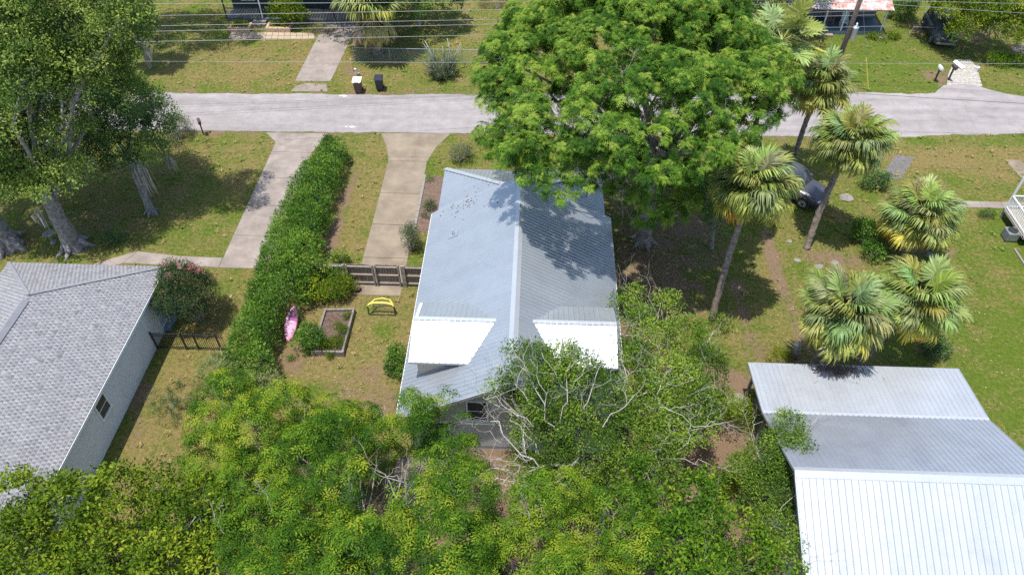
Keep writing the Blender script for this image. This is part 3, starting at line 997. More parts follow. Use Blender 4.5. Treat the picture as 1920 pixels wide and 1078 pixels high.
# ---------------------------------------------------------------- garage with silver roofs (right)
gx0, gx1 = 10.05, 19.6
H3 = thing('garage', 'long open-sided garage with white-bright metal roof and flat rear shed roof', 'garage', (15, 15, 0))
prof = [(21.5, 2.38), (18.5, 2.72), (14.67, 4.5), (10.2, 2.42)]
w = MB()
w.box(gx0 + .35, gx0 + .45, 10.6, 16.0, 0, 2.55)
w.box(gx1 - .45, gx1 - .35, 10.6, 18.3, 0, 2.55)
w.box(gx0 + .45, gx1 - .45, 10.6, 10.7, 0, 2.4)
w.box(gx0 + .45, gx1 - .45, 18.2, 18.3, 0, 2.6)
w.slabpoly([(gx0 + .4, 18.3, 2.62), (gx0 + .4, 14.67, 4.35), (gx0 + .4, 11.0, 2.62)], (.1, 0, 0))
w.slabpoly([(gx1 - .4, 18.3, 2.62), (gx1 - .4, 14.67, 4.35), (gx1 - .4, 11.0, 2.62)], (-.1, 0, 0))
wb(w, 'wall', M['siding'], H3)
wb(MB().box(gx0 + .33, gx1 - .33, 10.8, 21.2, 0, .05), 'floor_slab', M['concrete'], H3)
for (x, y) in ((gx0 + .3, 21.1), (gx0 + .3, 18.6), (14.8, 21.1), (gx1 - .3, 21.1), (gx0 + .3, 16.2)):
    wb(MB().box(x - .06, x + .06, y - .06, y + .06, 0, 2.4 if y > 20 else 2.68), 'post', M['wood_grey'], H3)
wb(beam(MB(), (gx0 + .3, 21.0, .3), (gx0 + .3, 18.7, 2.3), .06, .1), 'brace', M['wood_grey'], H3)
dk = MB()
for (a, b) in zip(prof[:-1], prof[1:]):
    dk.slabpoly([(gx0, a[0], a[1] - .035), (gx1, a[0], a[1] - .035), (gx1, b[0], b[1] - .035), (gx0, b[0], b[1] - .035)], (0, 0, -.07))
roof3 = wb(dk, 'roof', M['fascia'], H3)
W3 = gx1 - gx0
for i, mm in ((0, 'metal_shed'), (1, 'metal_old')):
    a, b = prof[i], prof[i + 1]
    L = math.hypot(a[0] - b[0], a[1] - b[1])
    ribbed(roof3, M[mm], (gx1, a[0] + (.05 if i else 0), a[1]), (-1, 0, 0), (0, b[0] - a[0], b[1] - a[1]), [(0, 0), (W3, 0), (W3, L), (0, L)], seed=20 + i)
a, b = prof[3], prof[2]
L = math.hypot(a[0] - b[0], a[1] - b[1])
ribbed(roof3, M['metal_shed'], (gx0 + .0, a[0], a[1]), (1, 0, 0), (0, b[0] - a[0], b[1] - a[1]), [(0, 0), (W3, 0), (W3, L), (0, L)], h=.045, rib=.26, panel=1.04, seed=23)
cp = MB(); cp.slabpoly([(gx0 - .02, 14.67 - .24, 4.42), (gx0 - .02, 14.67, 4.56), (gx0 - .02, 14.67 + .2, 4.46), (gx0 - .02, 14.67, 4.49)], (W3 + .04, 0, 0))
wb(cp, 'ridge_cap', M['trim_metal'], roof3)
wb(beam(MB(), (gx0, 18.52, 2.75), (gx1, 18.52, 2.75), .16, .03), 'joint_flashing', M['trim_metal'], roof3)
for (a, b) in zip(prof[:-1], prof[1:]):
    for x in (gx0, gx1):
        wb(beam(MB(), (x, a[0], a[1] - .03), (x, b[0], b[1] - .03), .04, .11), 'rake_trim', M['galv'], roof3)
wb(MB().box(gx0, gx1, 21.5, 21.53, 2.26, 2.37), 'gutter', M['galv'], roof3)
# heap of dead palm boots and needles caught on the shed roof
dm = MB(); r_ = random.Random(9)
for k in range(420):
    x = r_.gauss(14.0, .55); y = 21.5 - abs(r_.gauss(0, .33)) ; z = 2.40 + (21.5 - y) * .113 + .02 + abs(r_.gauss(0, .05)) * math.exp(-((x - 14) / .7) ** 2)
    a = r_.gauss(-1.57, .5); L = r_.uniform(.12, .34)
    dx, dy = math.cos(a) * L, math.sin(a) * L
    dm.quad((x, y, z), (x + .02, y, z + .012), (x + dx + .012, y + dy, z + .02), (x + dx, y + dy, z + .03))
do = dm.build('palm_litter', M['mulch'])
tag(do, 'heap of dark dead palm litter on the rear edge of the garage roof', 'palm litter', kind='stuff')
sk = MB().tube([at(1466, 779, 2.8), at(1473, 760, 2.95)], .025, 5).build('roof_stick', M['wood_grey'])
sk.location = (0, 0, 0)
tag(sk, 'short dark stick lying on the seam of the garage roof', 'stick')

# ---------------------------------------------------------------- house across the street, top left
H4 = thing('porch_house', 'dark green house with screened front porch and tan planters across the street', 'house', tuple(at(560, 40)))
fy_ = at(560, 44).y
ax, bx_ = at(428, 40).x, at(700, 40).x
wb(MB().box(ax, bx_, fy_ + 1.9, fy_ + 9, 0, 3.2), 'wall', mat('dark_green_siding', (.045, .065, .06), .8, var=.2), H4)
wb(MB().box(ax, bx_, fy_, fy_ + 1.9, 0, .35), 'porch_floor', mat('porch_deck', (.08, .09, .095), .8, var=.2), H4)
dg = mat('green_railing', (.04, .055, .06), .6, var=.2)
for k in range(5):
    x = ax + (bx_ - ax) * k / 4
    wb(MB().box(x - .05, x + .05, fy_ + .02, fy_ + .12, .35, 3.1), 'porch_post', M['greywhite'] if k in (1, 2) else dg, H4)
for (x0, x1) in ((ax + .1, ax + (bx_ - ax) * .25 - .05), (ax + (bx_ - ax) * .5 + .05, bx_ - .1)):
    r_h = wb(MB().box(x0, x1, fy_ + .05, fy_ + .1, 1.15, 1.21), 'porch_railing', dg, H4)
    n = int((x1 - x0) / .13)
    for k in range(n):
        wb(MB().box(x0 + k * .13, x0 + k * .13 + .035, fy_ + .06, fy_ + .09, .38, 1.15), 'baluster', M['siding'], r_h)
dx_ = ax + (bx_ - ax) * .43
dr = wb(MB().box(dx_ - .4, dx_ + .4, fy_ + 1.84, fy_ + 1.9, .35, 2.4), 'door', mat('orange_door', (.38, .17, .06), .6, var=.2), H4)
wb(MB().lathe([(.0, 0), (.035, .02), (.03, .05)], 8, (dx_ + .3, fy_ + 1.82, 1.3)), 'handle', M['galv'], dr)
window(H4, (ax + 1.5, fy_ + 1.895, 1.7), 1.0, 1.2, 'y', -1)
rf = MB(); rf.slabpoly([(ax - .4, fy_ - .1, 3.25), (bx_ + .4, fy_ - .1, 3.25), (bx_ + .4, fy_ + 5, 5.2), (ax - .4, fy_ + 5, 5.2)], (0, 0, -.12))
rf.slabpoly([(ax - .4, fy_ + 9.3, 3.25), (bx_ + .4, fy_ + 9.3, 3.25), (bx_ + .4, fy_ + 5, 5.2), (ax - .4, fy_ + 5, 5.2)], (0, 0, -.12))
wb(rf, 'roof', M['siding'], H4)
sx_ = at(485, 50).x
for k in range(2):
    wb(MB().box(sx_ - .55, sx_ + .55, fy_ - .35 - .33 * k, fy_ - .02 - .33 * k, 0, .24 - .12 * k), 'step', M['stone'], H4)
o = MB()
p = [at(x, y) for x, y in ((428, 74), (590, 74), (590, 63), (434, 60))]
PV = thing('paver_path', 'tan paved strip in front of the dark green porch', 'path', tuple(p[0]))
PV['kind'] = 'structure'
nn = 14
for k in range(nn):
    for q in range(2):
        e = lambda s, t: p[0].lerp(p[1], s).lerp(p[3].lerp(p[2], s), t)
        s0, s1, t0, t1 = (k + .03) / nn, (k + .97) / nn, q * .5 + .02, q * .5 + .48
        wb(MB().prism([e(s0, t0).xy, e(s1, t0).xy, e(s1, t1).xy, e(s0, t1).xy], -.02, .03 + rr.uniform(0, .006)), 'paver', M['tan_paver'], PV)

# ---------------------------------------------------------------- rusty-roofed house, top right
H5 = thing('rusty_roof_house', 'old wooden house with a rust-streaked tin porch roof across the street', 'house', tuple(at(1600, 60)))
py_ = at(1600, 66).y
ax, bx_ = at(1508, 62).x, at(1652, 62).x
ez5 = aty(1590, 18, py_ - .15).z
floor5 = wb(MB().box(ax, bx_, py_, py_ + 2.6, 0, .3), 'porch_floor', mat('blue_porch', (.09, .13, .16), .7, var=.25), H5)
wb(MB().box(ax, bx_, py_ + 2.6, py_ + 9, 0, 2.9), 'wall', mat('grey_clapboard', (.22, .20, .21), .8, var=.2), H5)
rf = MB(); rl = at(1505, 18, ez5).x; rr_ = at(1676, 18, ez5).x
rf.slabpoly([(rl, py_ - .2, ez5 - .03), (rr_, py_ - .2, ez5 - .03), (rr_, py_ + 5.8, ez5 + 1.97), (rl, py_ + 5.8, ez5 + 1.97)], (0, 0, -.06))
roof5 = wb(rf, 'roof', M['wood_grey'], H5)
ribbed(roof5, M['rust'], (rl, py_ - .22, ez5), (1, 0, 0), (0, 6, 2.0), [(0, 0), (rr_ - rl, 0), (rr_ - rl, 6.3), (0, 6.3)], rib=.3, panel=.6, seed=30)
for px in (1538, 1572, 1645):
    x = at(px, 62).x
    wb(MB().box(x - .05, x + .05, py_ + .05, py_ + .15, .3, ez5 - .06), 'porch_post', M['greywhite'], H5)
wb(MB().box(at(1610, 60).x, at(1640, 60).x, py_ + 2.55, py_ + 2.6, .9, 2.2), 'curtain', mat('tan_curtain', (.42, .33, .28), .9, var=.2), H5)
wb(MB().box(at(1525, 60).x, at(1556, 60).x, py_ - .5, py_ - .1, 0, .16), 'step', M['concrete_pale'], H5)
window(H5, (at(1590, 60).x, py_ + 2.595, 1.6), .9, 1.1, 'y', -1)


def chair(label, loc, rz, m):
    c = thing('porch_chair', label, 'chair', loc, rz, 'chairs on the rusty-roofed porch')
    MB().box(-.27, .27, -.25, .25, .38, .42).build('seat', m, c)
    MB().slabpoly([(-.27, .22, .42), (.27, .22, .42), (.27, .4, 1.05), (-.27, .4, 1.05)], (0, .03, 0)).build('backrest', m, c)
    for sx in (-.27, .27):
        for sy in (-.22, .24): MB().box(sx - .02, sx + .02, sy - .02, sy + .02, .05, .62 if sy < 0 else .5).build('leg', m, c)
        MB().box(sx - .03, sx + .03, -.27, .3, .62, .65).build('armrest', m, c)
        MB().tube([(sx, -.42, .09), (sx, -.15, .02), (sx, .2, .02), (sx, .5, .1)], .02, 5).build('rocker', m, c)
    return c


q = at(1553, 45, .3); chair('brown rocking chair on the rusty-roofed porch', (q.x, q.y, .3), .2, mat('brown_chair', (.23, .15, .12), .7, var=.2))
q = at(1579, 48, .3); chair('white chair beside the rocking chair on the rusty-roofed porch', (q.x, py_ + .9, .3), -.2, M['greywhite'])

# ---------------------------------------------------------------- right-hand house with white porch rail
H6 = thing('porch_cottage', 'grey-green cottage with white-railed porch at the right edge', 'house', tuple(at(1930, 450)))
c0 = at(1884, 408)                                   # porch corner on the ground
yb = at(1906, 462).y
X0 = c0.x - .45
pf = wb(MB().box(X0 + .1, X0 + 8, yb, c0.y + .1, .55, .7), 'porch_floor', M['wood_rail'], H6)
for k in range(4): wb(MB().box(X0 + .15 + k * 2, X0 + .3 + k * 2, c0.y - .1, c0.y + .05, 0, .55), 'pier', M['concrete'], H6)
for (xa, ya, xb, yb_) in ((X0 + .15, c0.y, X0 + .15, yb + .05), (X0 + .2, c0.y, X0 + 7.5, c0.y)):
    rl_ = wb(beam(MB(), (xa, ya, 1.65), (xb, yb_, 1.65), .07, .06), 'porch_railing', M['white'], H6)
    wb(beam(MB(), (xa, ya, .85), (xb, yb_, .85), .05, .05), 'bottom_rail', M['white'], rl_)
    n = int(math.hypot(xb - xa, yb_ - ya) / .16)
    for k in range(1, n):
        x, y = xa + (xb - xa) * k / n, ya + (yb_ - ya) * k / n
        wb(MB().box(x - .02, x + .02, y - .02, y + .02, .87, 1.62), 'baluster', M['white'], rl_)
for (x, y) in ((X0 + .15, c0.y), (X0 + .15, yb + .1), (X0 + 3.6, c0.y)):
    wb(MB().box(x - .05, x + .05, y - .05, y + .05, .6, 3.05), 'porch_post', M['white'], H6)
wb(MB().box(X0 + .5, X0 + 9, yb - 9, yb, .5, 3.1), 'wall', mat('sage_siding', (.42, .44, .40), .8, var=.1), H6)
wb(MB().box(X0 + .55, X0 + 9, yb - 9, yb - .02, 0, .5), 'skirting', mat('skirt_grey', (.22, .25, .25), .8, var=.15), H6)
for k in range(14): wb(MB().box(X0 + .475, X0 + .502, yb - 9, yb - .01, .55 + k * .18, .55 + k * .18 + .165), 'siding_board', mat('sage_board', (.44, .46, .42), .8, var=.1) if k == 0 else bpy.data.materials['sage_board'], H6)
rf = MB(); rf.slabpoly([(X0 + .9, yb - 9.2, 3.1), (X0 + .9, c0.y + .3, 3.1), (X0 + 5.5, c0.y + .3, 4.6), (X0 + 5.5, yb - 9.2, 4.6)], (0, 0, -.1))
rf.slabpoly([(X0 + 10.1, yb - 9.2, 3.1), (X0 + 10.1, c0.y + .3, 3.1), (X0 + 5.5, c0.y + .3, 4.6), (X0 + 5.5, yb - 9.2, 4.6)], (0, 0, -.1))
wb(rf, 'roof', M['greywhite'], H6)
wb(MB().prism([(X0 - .3, yb - 8), (X0 - .2, yb - 8), (X0 - .2, yb - .3), (X0 - .3, yb - .3)], 0, .1), 'garden_edging', M['stone'], H6)
q = at(1890, 447)
AC = thing('air_conditioner', 'dark air conditioner unit beside the right-hand porch', 'air conditioner', (q.x, q.y, 0))
MB().box(-.34, .34, -.34, .34, .05, .62).build('casing', mat('ac_grey', (.16, .17, .17), .6, var=.2), AC, bevel=.03)
MB().lathe([(.24, .622), (.28, .63), (.28, .65), (.22, .65)], 16).build('fan_grille', M['black_metal'], AC)
for k in range(6): MB().box(-.3, .3, -.355, -.342, .1 + k * .085, .14 + k * .085).build('louvre', M['galv'], AC)

# ---------------------------------------------------------------- foliage
def unit(v):
    return v / np.maximum(np.linalg.norm(v, axis=-1, keepdims=True), 1e-9)


def leaf(base, d, up, L, W, fold=0.12, droop=0.0):
    d = d / np.linalg.norm(d)
    s = np.cross(d, up)
    s = s / max(np.linalg.norm(s), 1e-6)
    n = np.cross(s, d)
    mid = base + d * L * .45
    tip = base + d * L - np.array([0, 0, droop * L])
    return [base, mid + s * W / 2 + n * fold * W, tip, mid - s * W / 2 + n * fold * W]


def template(style, seed):
    r = np.random.RandomState(seed)
    Q = []
    Z = np.array([0, 0, 1.0])
    if style in ('oak', 'broad', 'small', 'hedge', 'vine'):
        n, R, L, W, zs = {'oak': (52, .42, .16, .08, .75), 'broad': (30, .30, .17, .085, .8), 'small': (46, .26, .085, .042, .8), 'hedge': (24, .24, .15, .06, .7), 'vine': (40, .36, .14, .10, .7)}[style]
        for k in range(n):
            d = unit(r.normal(size=3) * np.array([1, 1, zs]))
            c = d * R * r.uniform(.25, 1.0) ** .6
            ld = unit(d * .7 + r.normal(size=3) * .5 + Z * (.5 if style == 'hedge' else .1))
            upv = unit(Z * .9 + r.normal(size=3) * .45 + d * .35)
            Q.append(leaf(c, ld, upv, L * r.uniform(.7, 1.25), W * r.uniform(.75, 1.2)))
    elif style == 'pecan':                       # drooping compound leaves round a shoot
        for a in range(8):
            w = 2 * math.pi * (a + r.uniform(-.3, .3)) / 8
            el = r.uniform(-.1, .7)
            h = np.array([math.cos(w), math.sin(w), 0])
            R = r.uniform(.34, .52)
            for k in range(6):
                t = (k + .6) / 6
                c = h * R * t * math.cos(el) + Z * (R * t * math.sin(el) - .45 * R * t * t)
                tang = unit(h * math.cos(el) + Z * (math.sin(el) - .9 * t))
                sd = np.cross(h, Z) * (1 if k % 2 else -1)
                ld = unit(sd * (.9 if k < 5 else 0.05) + tang * .75 - Z * .25 + r.normal(size=3) * .15)
                Q.append(leaf(c, ld, unit(Z + h * .4 + r.normal(size=3) * .2), r.uniform(.15, .22), r.uniform(.05, .068), droop=.15))
    elif style == 'feather':                     # fern-like fronds arching out of a shoot
        for a in range(7):
            w = 2 * math.pi * (a + r.uniform(-.35, .35)) / 7
            el = r.uniform(.05, .8)
            h = np.array([math.cos(w), math.sin(w), 0])
            R = r.uniform(.42, .66)
            for k in range(5):
                t = (k + .7) / 5
                c = h * R * t * math.cos(el) + Z * (R * t * math.sin(el) - .6 * R * t * t)
                tang = unit(h * math.cos(el) + Z * (math.sin(el) - 1.2 * t))
                sd = unit(np.cross(h, Z) + r.normal(size=3) * .12)
                wd = .17 * math.sin(math.pi * min(.96, .2 + t * .78)) + .03
                Q.append([c - tang * .035, c + sd * wd + tang * .07 - Z * .05, c + tang * .05, c - sd * wd + tang * .07 - Z * .05])
    elif style == 'needle':                      # upright wispy blades
        for k in range(46):
            d = unit(r.normal(size=3) * np.array([.55, .55, .3]) + Z * .9)
            c = r.normal(size=3) * np.array([.14, .14, .08])
            Q.append(leaf(c, d, unit(r.normal(size=3)), r.uniform(.28, .5), .03, droop=.25))
    return np.array(Q)


TPL = {}


def templates(style):
    if style not in TPL: TPL[style] = [template(style, 11 * i + 5) for i in range(5)]
    return TPL[style]


def foliage(name, parent, P, D, style, material, seed, size=1.0, tint=(.5, .16), lift=.55, leaf_var=.12):
    """P cluster centres, D outward directions (world)"""
    r = np.random.RandomState(seed)
    T = templates(style)
    allv, allt = [], []
    pick = r.randint(0, len(T), len(P))
    z = unit(D * (1 - lift) + np.array([0, 0, 1.0]) * lift + r.normal(size=D.shape) * .18)
    x = unit(np.cross(z, unit(r.normal(size=D.shape))))
    y = np.cross(z, x)
    R = np.stack([x, y, z], -1)
    sz = size * r.uniform(.75, 1.25, len(P))
    tb = r.normal(tint[0], tint[1], len(P))
    if LOBE_TONE[0] is not None and len(LOBE_TONE[0]) == len(P): tb = tb + LOBE_TONE[0]
    LOBE_TONE[0] = None
    for i, t in enumerate(T):
        m = pick == i
        if not m.any(): continue
        v = np.einsum('cij,lkj->clki', R[m], t) * sz[m][:, None, None, None] + P[m][:, None, None, :]
        tt = (tb[m][:, None] + r.normal(0, leaf_var, (m.sum(), t.shape[0])))[:, :, None].repeat(4, 2)
        allv.append(v.reshape(-1, 3)); allt.append(tt.reshape(-1))
    v = np.concatenate(allv); tv = np.concatenate(allt)
    me = fast_mesh(name, v, np.arange(len(v)).reshape(-1, 4), {'tint': tv})
    me.materials.append(material)
    o = bpy.data.objects.new(name, me)
    COL.objects.link(o)
    if parent is not None:
        o.parent = parent
        o.matrix_parent_inverse = world_of(parent).inverted()
    o['kind'] = 'stuff'
    return o


LOBE_TONE = [None]


def lobe_points(lobes, dens, r, zmin=-.35, shell=.78):
    P, D, T = [], [], []
    for L in lobes:
        c, rad = np.array(L[:3]), np.array(L[3:6])
        area = (rad[0] * rad[1] + rad[0] * rad[2] + rad[1] * rad[2]) * 4.19
        n = max(4, int(area * dens))
        d = r.normal(size=(n * 2, 3))
        d = unit(d)
        d = d[d[:, 2] > zmin][:n]
        s = np.where(r.rand(len(d)) < shell, r.uniform(.78, 1.08, len(d)), r.uniform(.35, .85, len(d)))
        P.append(c + d * rad * s[:, None]); D.append(unit(d / rad)); T.append(np.full(len(d), r.normal(0, .13)))
    LOBE_TONE[0] = np.concatenate(T)
    return np.concatenate(P), np.concatenate(D)


def prune(P, D, lobes, r, depth=.72):
    """drop most clusters buried deep inside another lobe: nobody sees them"""
    keep = np.ones(len(P), bool)
    for L in lobes:
        q = np.linalg.norm((P - np.array(L[:3])) / np.array(L[3:6]), axis=1)
        keep &= ~((q < depth) & (r.rand(len(P)) < .75))
    if LOBE_TONE[0] is not None and len(LOBE_TONE[0]) == len(keep): LOBE_TONE[0] = LOBE_TONE[0][keep]
    return P[keep], D[keep]


def dome(c, rad, n, size, r, zlo=-.25, jitter=.12, flat=.75):
    """many overlapping lobes spread over a dome"""
    out = []
    g = math.pi * (3 - math.sqrt(5))
    for i in range(n):
        zz = zlo + (1 - zlo) * (i + .5) / n
        q = math.sqrt(max(0, 1 - zz * zz))
        a = g * i + r.uniform(-.3, .3)
        s = r.uniform(.78, 1.0)
        sz = size * r.uniform(.75, 1.25)
        p = np.array(c) + np.array([math.cos(a) * q * rad[0], math.sin(a) * q * rad[1], zz * rad[2]]) * s + r.normal(size=3) * jitter
        out.append((p[0], p[1], p[2], sz, sz, sz * flat))
    return out


def wiggle(a, b, n, amp, r, sag=0.0):
    a, b = np.array(a, float), np.array(b, float)
    L = np.linalg.norm(b - a)
    pts = [a]
    off = np.zeros(3)
    for k in range(1, n):
        t = k / n
        off = off * .6 + r.normal(size=3) * amp * L / n
        pts.append(a + (b - a) * t + off + np.array([0, 0, sag * L * math.sin(math.pi * t)]))
    pts.append(b)
    return [Vector(p) for p in pts]


def tree(name, label, cat, base, tr, fork, lobes, style, dens, leafm, bark, seed, size=1.0, group=None, tint=(.5, .16), twigs=6, zmin=-.35, lift=.55, lean=(0, 0), shell=.78, root=True, limb_n=1.0, crown_name='crown'):
    r = np.random.RandomState(seed)
    base = Vector((base[0], base[1], 0))
    t = thing(name, label, cat, tuple(base), 0, group)
    P, D = lobe_points(lobes, dens, r, zmin, shell)
    P, D = prune(P, D, lobes, r)
    P[:, 2] = np.maximum(P[:, 2], .12)
    foliage(crown_name, t, P, D, style, leafm, seed + 1, size, tint, lift)
    top = np.array([base.x + lean[0], base.y + lean[1], fork])
    tp = wiggle(np.array(base) + np.array([0, 0, -.1]), top, 6, .06, r)
    tb = MB()
    rads = [tr * (1 - .38 * k / 6) for k in range(7)]
    if root:
        rads[0] = tr * 1.55
        tp.insert(1, tp[0].lerp(tp[1], .28)); rads.insert(1, tr * 1.12)
    tb.tube(tp, rads, 10)
    if root and tr > .22:
        for k in range(5):
            a = 2 * math.pi * k / 5 + r.uniform(-.4, .4)
            tb.tube([base + Vector((math.cos(a) * tr * .6, math.sin(a) * tr * .6, tr * 1.1)), base + Vector((math.cos(a) * tr * 1.45, math.sin(a) * tr * 1.45, .1)), base + Vector((math.cos(a) * tr * 2.3, math.sin(a) * tr * 2.3, -.06))], [tr * .45, tr * .3, tr * .08], 6)
    wb(tb, 'trunk', bark, t, True)
    lb = MB()
    start = [Vector(q) for q in tp[2:]]
    for i, L in enumerate(lobes):
        if r.rand() > limb_n: continue
        c = Vector(L[:3])
        s = start[r.randint(len(start) // 2, len(start))]
        d = (c - s).length
        r0 = tr * min(.42, .13 + .04 * d) * r.uniform(.5, 1.0)
        w_ = wiggle(s, c, 5, .22, r, .06)
        lb.tube(w_, [r0 * (1 - .75 * k / 5) for k in range(6)], 6)
        for q in range(twigs):
            dd = unit(r.normal(size=3) + np.array([0, 0, .35]))
            e = np.array(c) + dd * np.array(L[3:6]) * r.uniform(.6, .98)
            a = w_[r.randint(2, 6)]
            tw = wiggle(a, e, 4, .3, r)
            rt_ = max(.012, r0 * .3)
            lb.tube(tw, [rt_, rt_ * .75, rt_ * .55, rt_ * .4, rt_ * .25], 4, False)
    if lb.f: wb(lb, 'limbs', bark, t, True)
    return t


def bush(name, label, base, rx, ry, h, style, dens, leafm, seed, size=.8, group=None, tint=(.5, .16), n=7, cat='shrub', stems=True, bark=None, lobes=None):
    r = np.random.RandomState(seed)
    if lobes is None:
        lobes = []
        for i in range(n):
            a = r.uniform(0, 6.28); q = r.uniform(.1, .62)
            s = r.uniform(.4, .6)
            zc = h * r.uniform(.4, .72) * (1 - .25 * q)
            lobes.append((base[0] + math.cos(a) * rx * q, base[1] + math.sin(a) * ry * q, zc, rx * s, ry * s, min(h * .42, zc)))
    t = thing(name, label, cat, (base[0], base[1], 0), 0, group)
    P, D = lobe_points(lobes, dens, r, -.55)
    P, D = prune(P, D, lobes, r)
    P[:, 2] = np.maximum(P[:, 2], .06)
    foliage('foliage', t, P, D, style, leafm, seed + 1, size, tint, .45)
    if stems:
        sb_ = MB()
        for L in lobes:
            for q in range(2):
                a = r.uniform(0, 6.28)
                s = Vector((base[0] + math.cos(a) * rx * .12, base[1] + math.sin(a) * ry * .12, -.05))
                e = np.array(L[:3]) + r.normal(size=3) * np.array(L[3:6]) * .35
                e[2] = max(e[2], .15)
                sb_.tube(wiggle(s, e, 4, .2, r), [.03, .025, .02, .014, .008], 5, False)
        wb(sb_, 'stems', bark or M['greybark'], t, True)
    return t


G_ = {}
G_['feather'] = leafmat('feathery_leaf', [(0.027, 0.076, 0.009), (0.060, 0.139, 0.014), (0.121, 0.219, 0.024), (0.218, 0.300, 0.042)], .32)
G_['oak'] = leafmat('oak_leaf', [(0.033, 0.069, 0.014), (0.074, 0.132, 0.023), (0.145, 0.221, 0.035), (0.277, 0.347, 0.070)], .22, rough=.55, spec=.2)
G_['oakdark'] = leafmat('oak_leaf_deep', [(0.031, 0.073, 0.024), (0.059, 0.118, 0.032), (0.097, 0.174, 0.043), (0.186, 0.264, 0.054)], .2, rough=.5, spec=.28)
G_['pecan'] = leafmat('yellow_green_leaf', [(0.024, 0.071, 0.006), (0.056, 0.127, 0.008), (0.104, 0.191, 0.013), (0.216, 0.263, 0.019)], .24)
G_['bright'] = leafmat('bright_leaf', [(0.037, 0.076, 0.007), (0.080, 0.140, 0.009), (0.151, 0.214, 0.014), (0.270, 0.304, 0.028)], .24)
G_['hedge'] = leafmat('hedge_leaf', [(0.029, 0.082, 0.010), (0.061, 0.145, 0.014), (0.112, 0.221, 0.022), (0.205, 0.315, 0.042)], .26, rough=.5, spec=.25)
G_['vine'] = leafmat('vine_leaf', [(0.035, 0.078, 0.012), (0.071, 0.137, 0.016), (0.129, 0.215, 0.022), (0.233, 0.310, 0.044)], .24)
G_['dull'] = leafmat('dull_leaf', [(0.055, 0.079, 0.039), (0.099, 0.127, 0.061), (0.154, 0.176, 0.094), (0.242, 0.242, 0.143)], .2)
G_['pale'] = leafmat('pale_wispy_leaf', [(0.085, 0.130, 0.045), (0.150, 0.200, 0.070), (0.220, 0.265, 0.100), (0.320, 0.340, 0.150)], .3)
G_['crape'] = leafmat('crape_leaf', [(0.025, 0.052, 0.021), (0.052, 0.090, 0.030), (0.115, 0.109, 0.046), (0.241, 0.121, 0.063)], .2)
G_['pinkflower'] = leafmat('pink_flower', [(.55, .12, .20), (.66, .22, .30), (.72, .35, .40)], .3)

def px_lobes(lst, flat=.72):
    out = []
    for (px, py, z, s) in lst:
        p = at(px, py, z)
        out.append((p.x, p.y, p.z, s, s, s * flat))
    return out


# --- the great feathery tree beside the metal roof
rg = np.random.RandomState(21)
lobes = []
LIM = ([880, 900, 1000, 1060, 1110, 1150, 1200, 1260, 1330, 1450, 1500, 1530], [240, 295, 335, 365, 350, 335, 365, 400, 335, 280, 200, 120])
while len(lobes) < 430:
    a = rg.uniform(0, 6.283); q = math.sqrt(rg.uniform(0, 1))
    # the crown surface is lumpy: broad swells and hollows
    sw = 1 + .10 * math.sin(3 * a + 1) + .07 * math.sin(7 * a + q * 5) + .06 * math.sin(11 * a - 6 * q)
    zz = math.sqrt(max(0, 1 - q * q)) * (rg.uniform(.78, 1.05) if rg.rand() < .8 else rg.uniform(.2, .75))
    lump = .5 * math.sin(5.1 * q * math.cos(a) + 2) + .5 * math.sin(6.3 * q * math.sin(a)) + .35 * math.sin(13 * q * math.cos(a + 1))
    p = np.array([5.0 + math.cos(a) * q * 8.3 * sw, 33.4 + math.sin(a) * q * 8.2 * sw, 8.4 + zz * 5.2 + lump])
    s_ = rg.uniform(.42, .95)
    u_, v_ = pj((p[0], p[1] - s_, p[2] - .3))
    if v_ > np.interp(u_, LIM[0], LIM[1]) or u_ < np.interp(v_, [0, 100, 200, 300], [1000, 915, 890, 915]) or u_ > np.interp(v_, [0, 110, 150, 230], [1405, 1425, 1475, 1490]): continue
    lobes.append((p[0], p[1], p[2], s_ * 1.05, s_ * 1.05, s_ * .75))
lobes += px_lobes([(930, 215, 9.4, .75), (925, 260, 9.0, .75), (960, 240, 9.6, .75), (950, 285, 9.0, .75), (975, 310, 9.0, .75), (925, 170, 9.6, .7), (1000, 290, 9.4, .8), (1055, 372, 9.0, .5), (1035, 350, 9.2, .75), (1090, 345, 9.0, .7), (1000, 330, 9.2, .7), (940, 300, 9.0, .7), (910, 250, 9.2, .7), (1190, 360, 8.2, .7), (1225, 385, 7.4, .7), (1260, 395, 6.6, .8), (1150, 320, 9.0, .7), (1290, 370, 6.8, .8), (1130, 350, 8.6, .6), (1210, 410, 6.4, .6)], .55)
BIG = tree('shade_tree', 'huge feathery bright green tree overhanging the metal roof and street', 'tree', (6.44, 32.2), .42, 6.2, lobes, 'feather', 5.2, G_['feather'], M['greybark'], 31, size=.6, twigs=1, zmin=-.25, lift=.5, tint=(.5, .3), limb_n=.1)
BIGL = list(lobes)
lobes = dome((9.8, 31.6, 3.9), (2.0, 1.8, 1.3), 12, .9, rg, zlo=-.3, flat=.7)
tree('slim_tree', 'slim grey-trunked dark tree between the great tree and the tall palm', 'tree', tuple(at(1333, 465).xy), .13, 3.4, lobes, 'broad', 2.4, G_['hedge'], M['greybark'], 33, size=.95, twigs=4, tint=(.3, .15), lean=(-.4, .2))

# --- mossy oaks on the left
ra = np.random.RandomState(8)


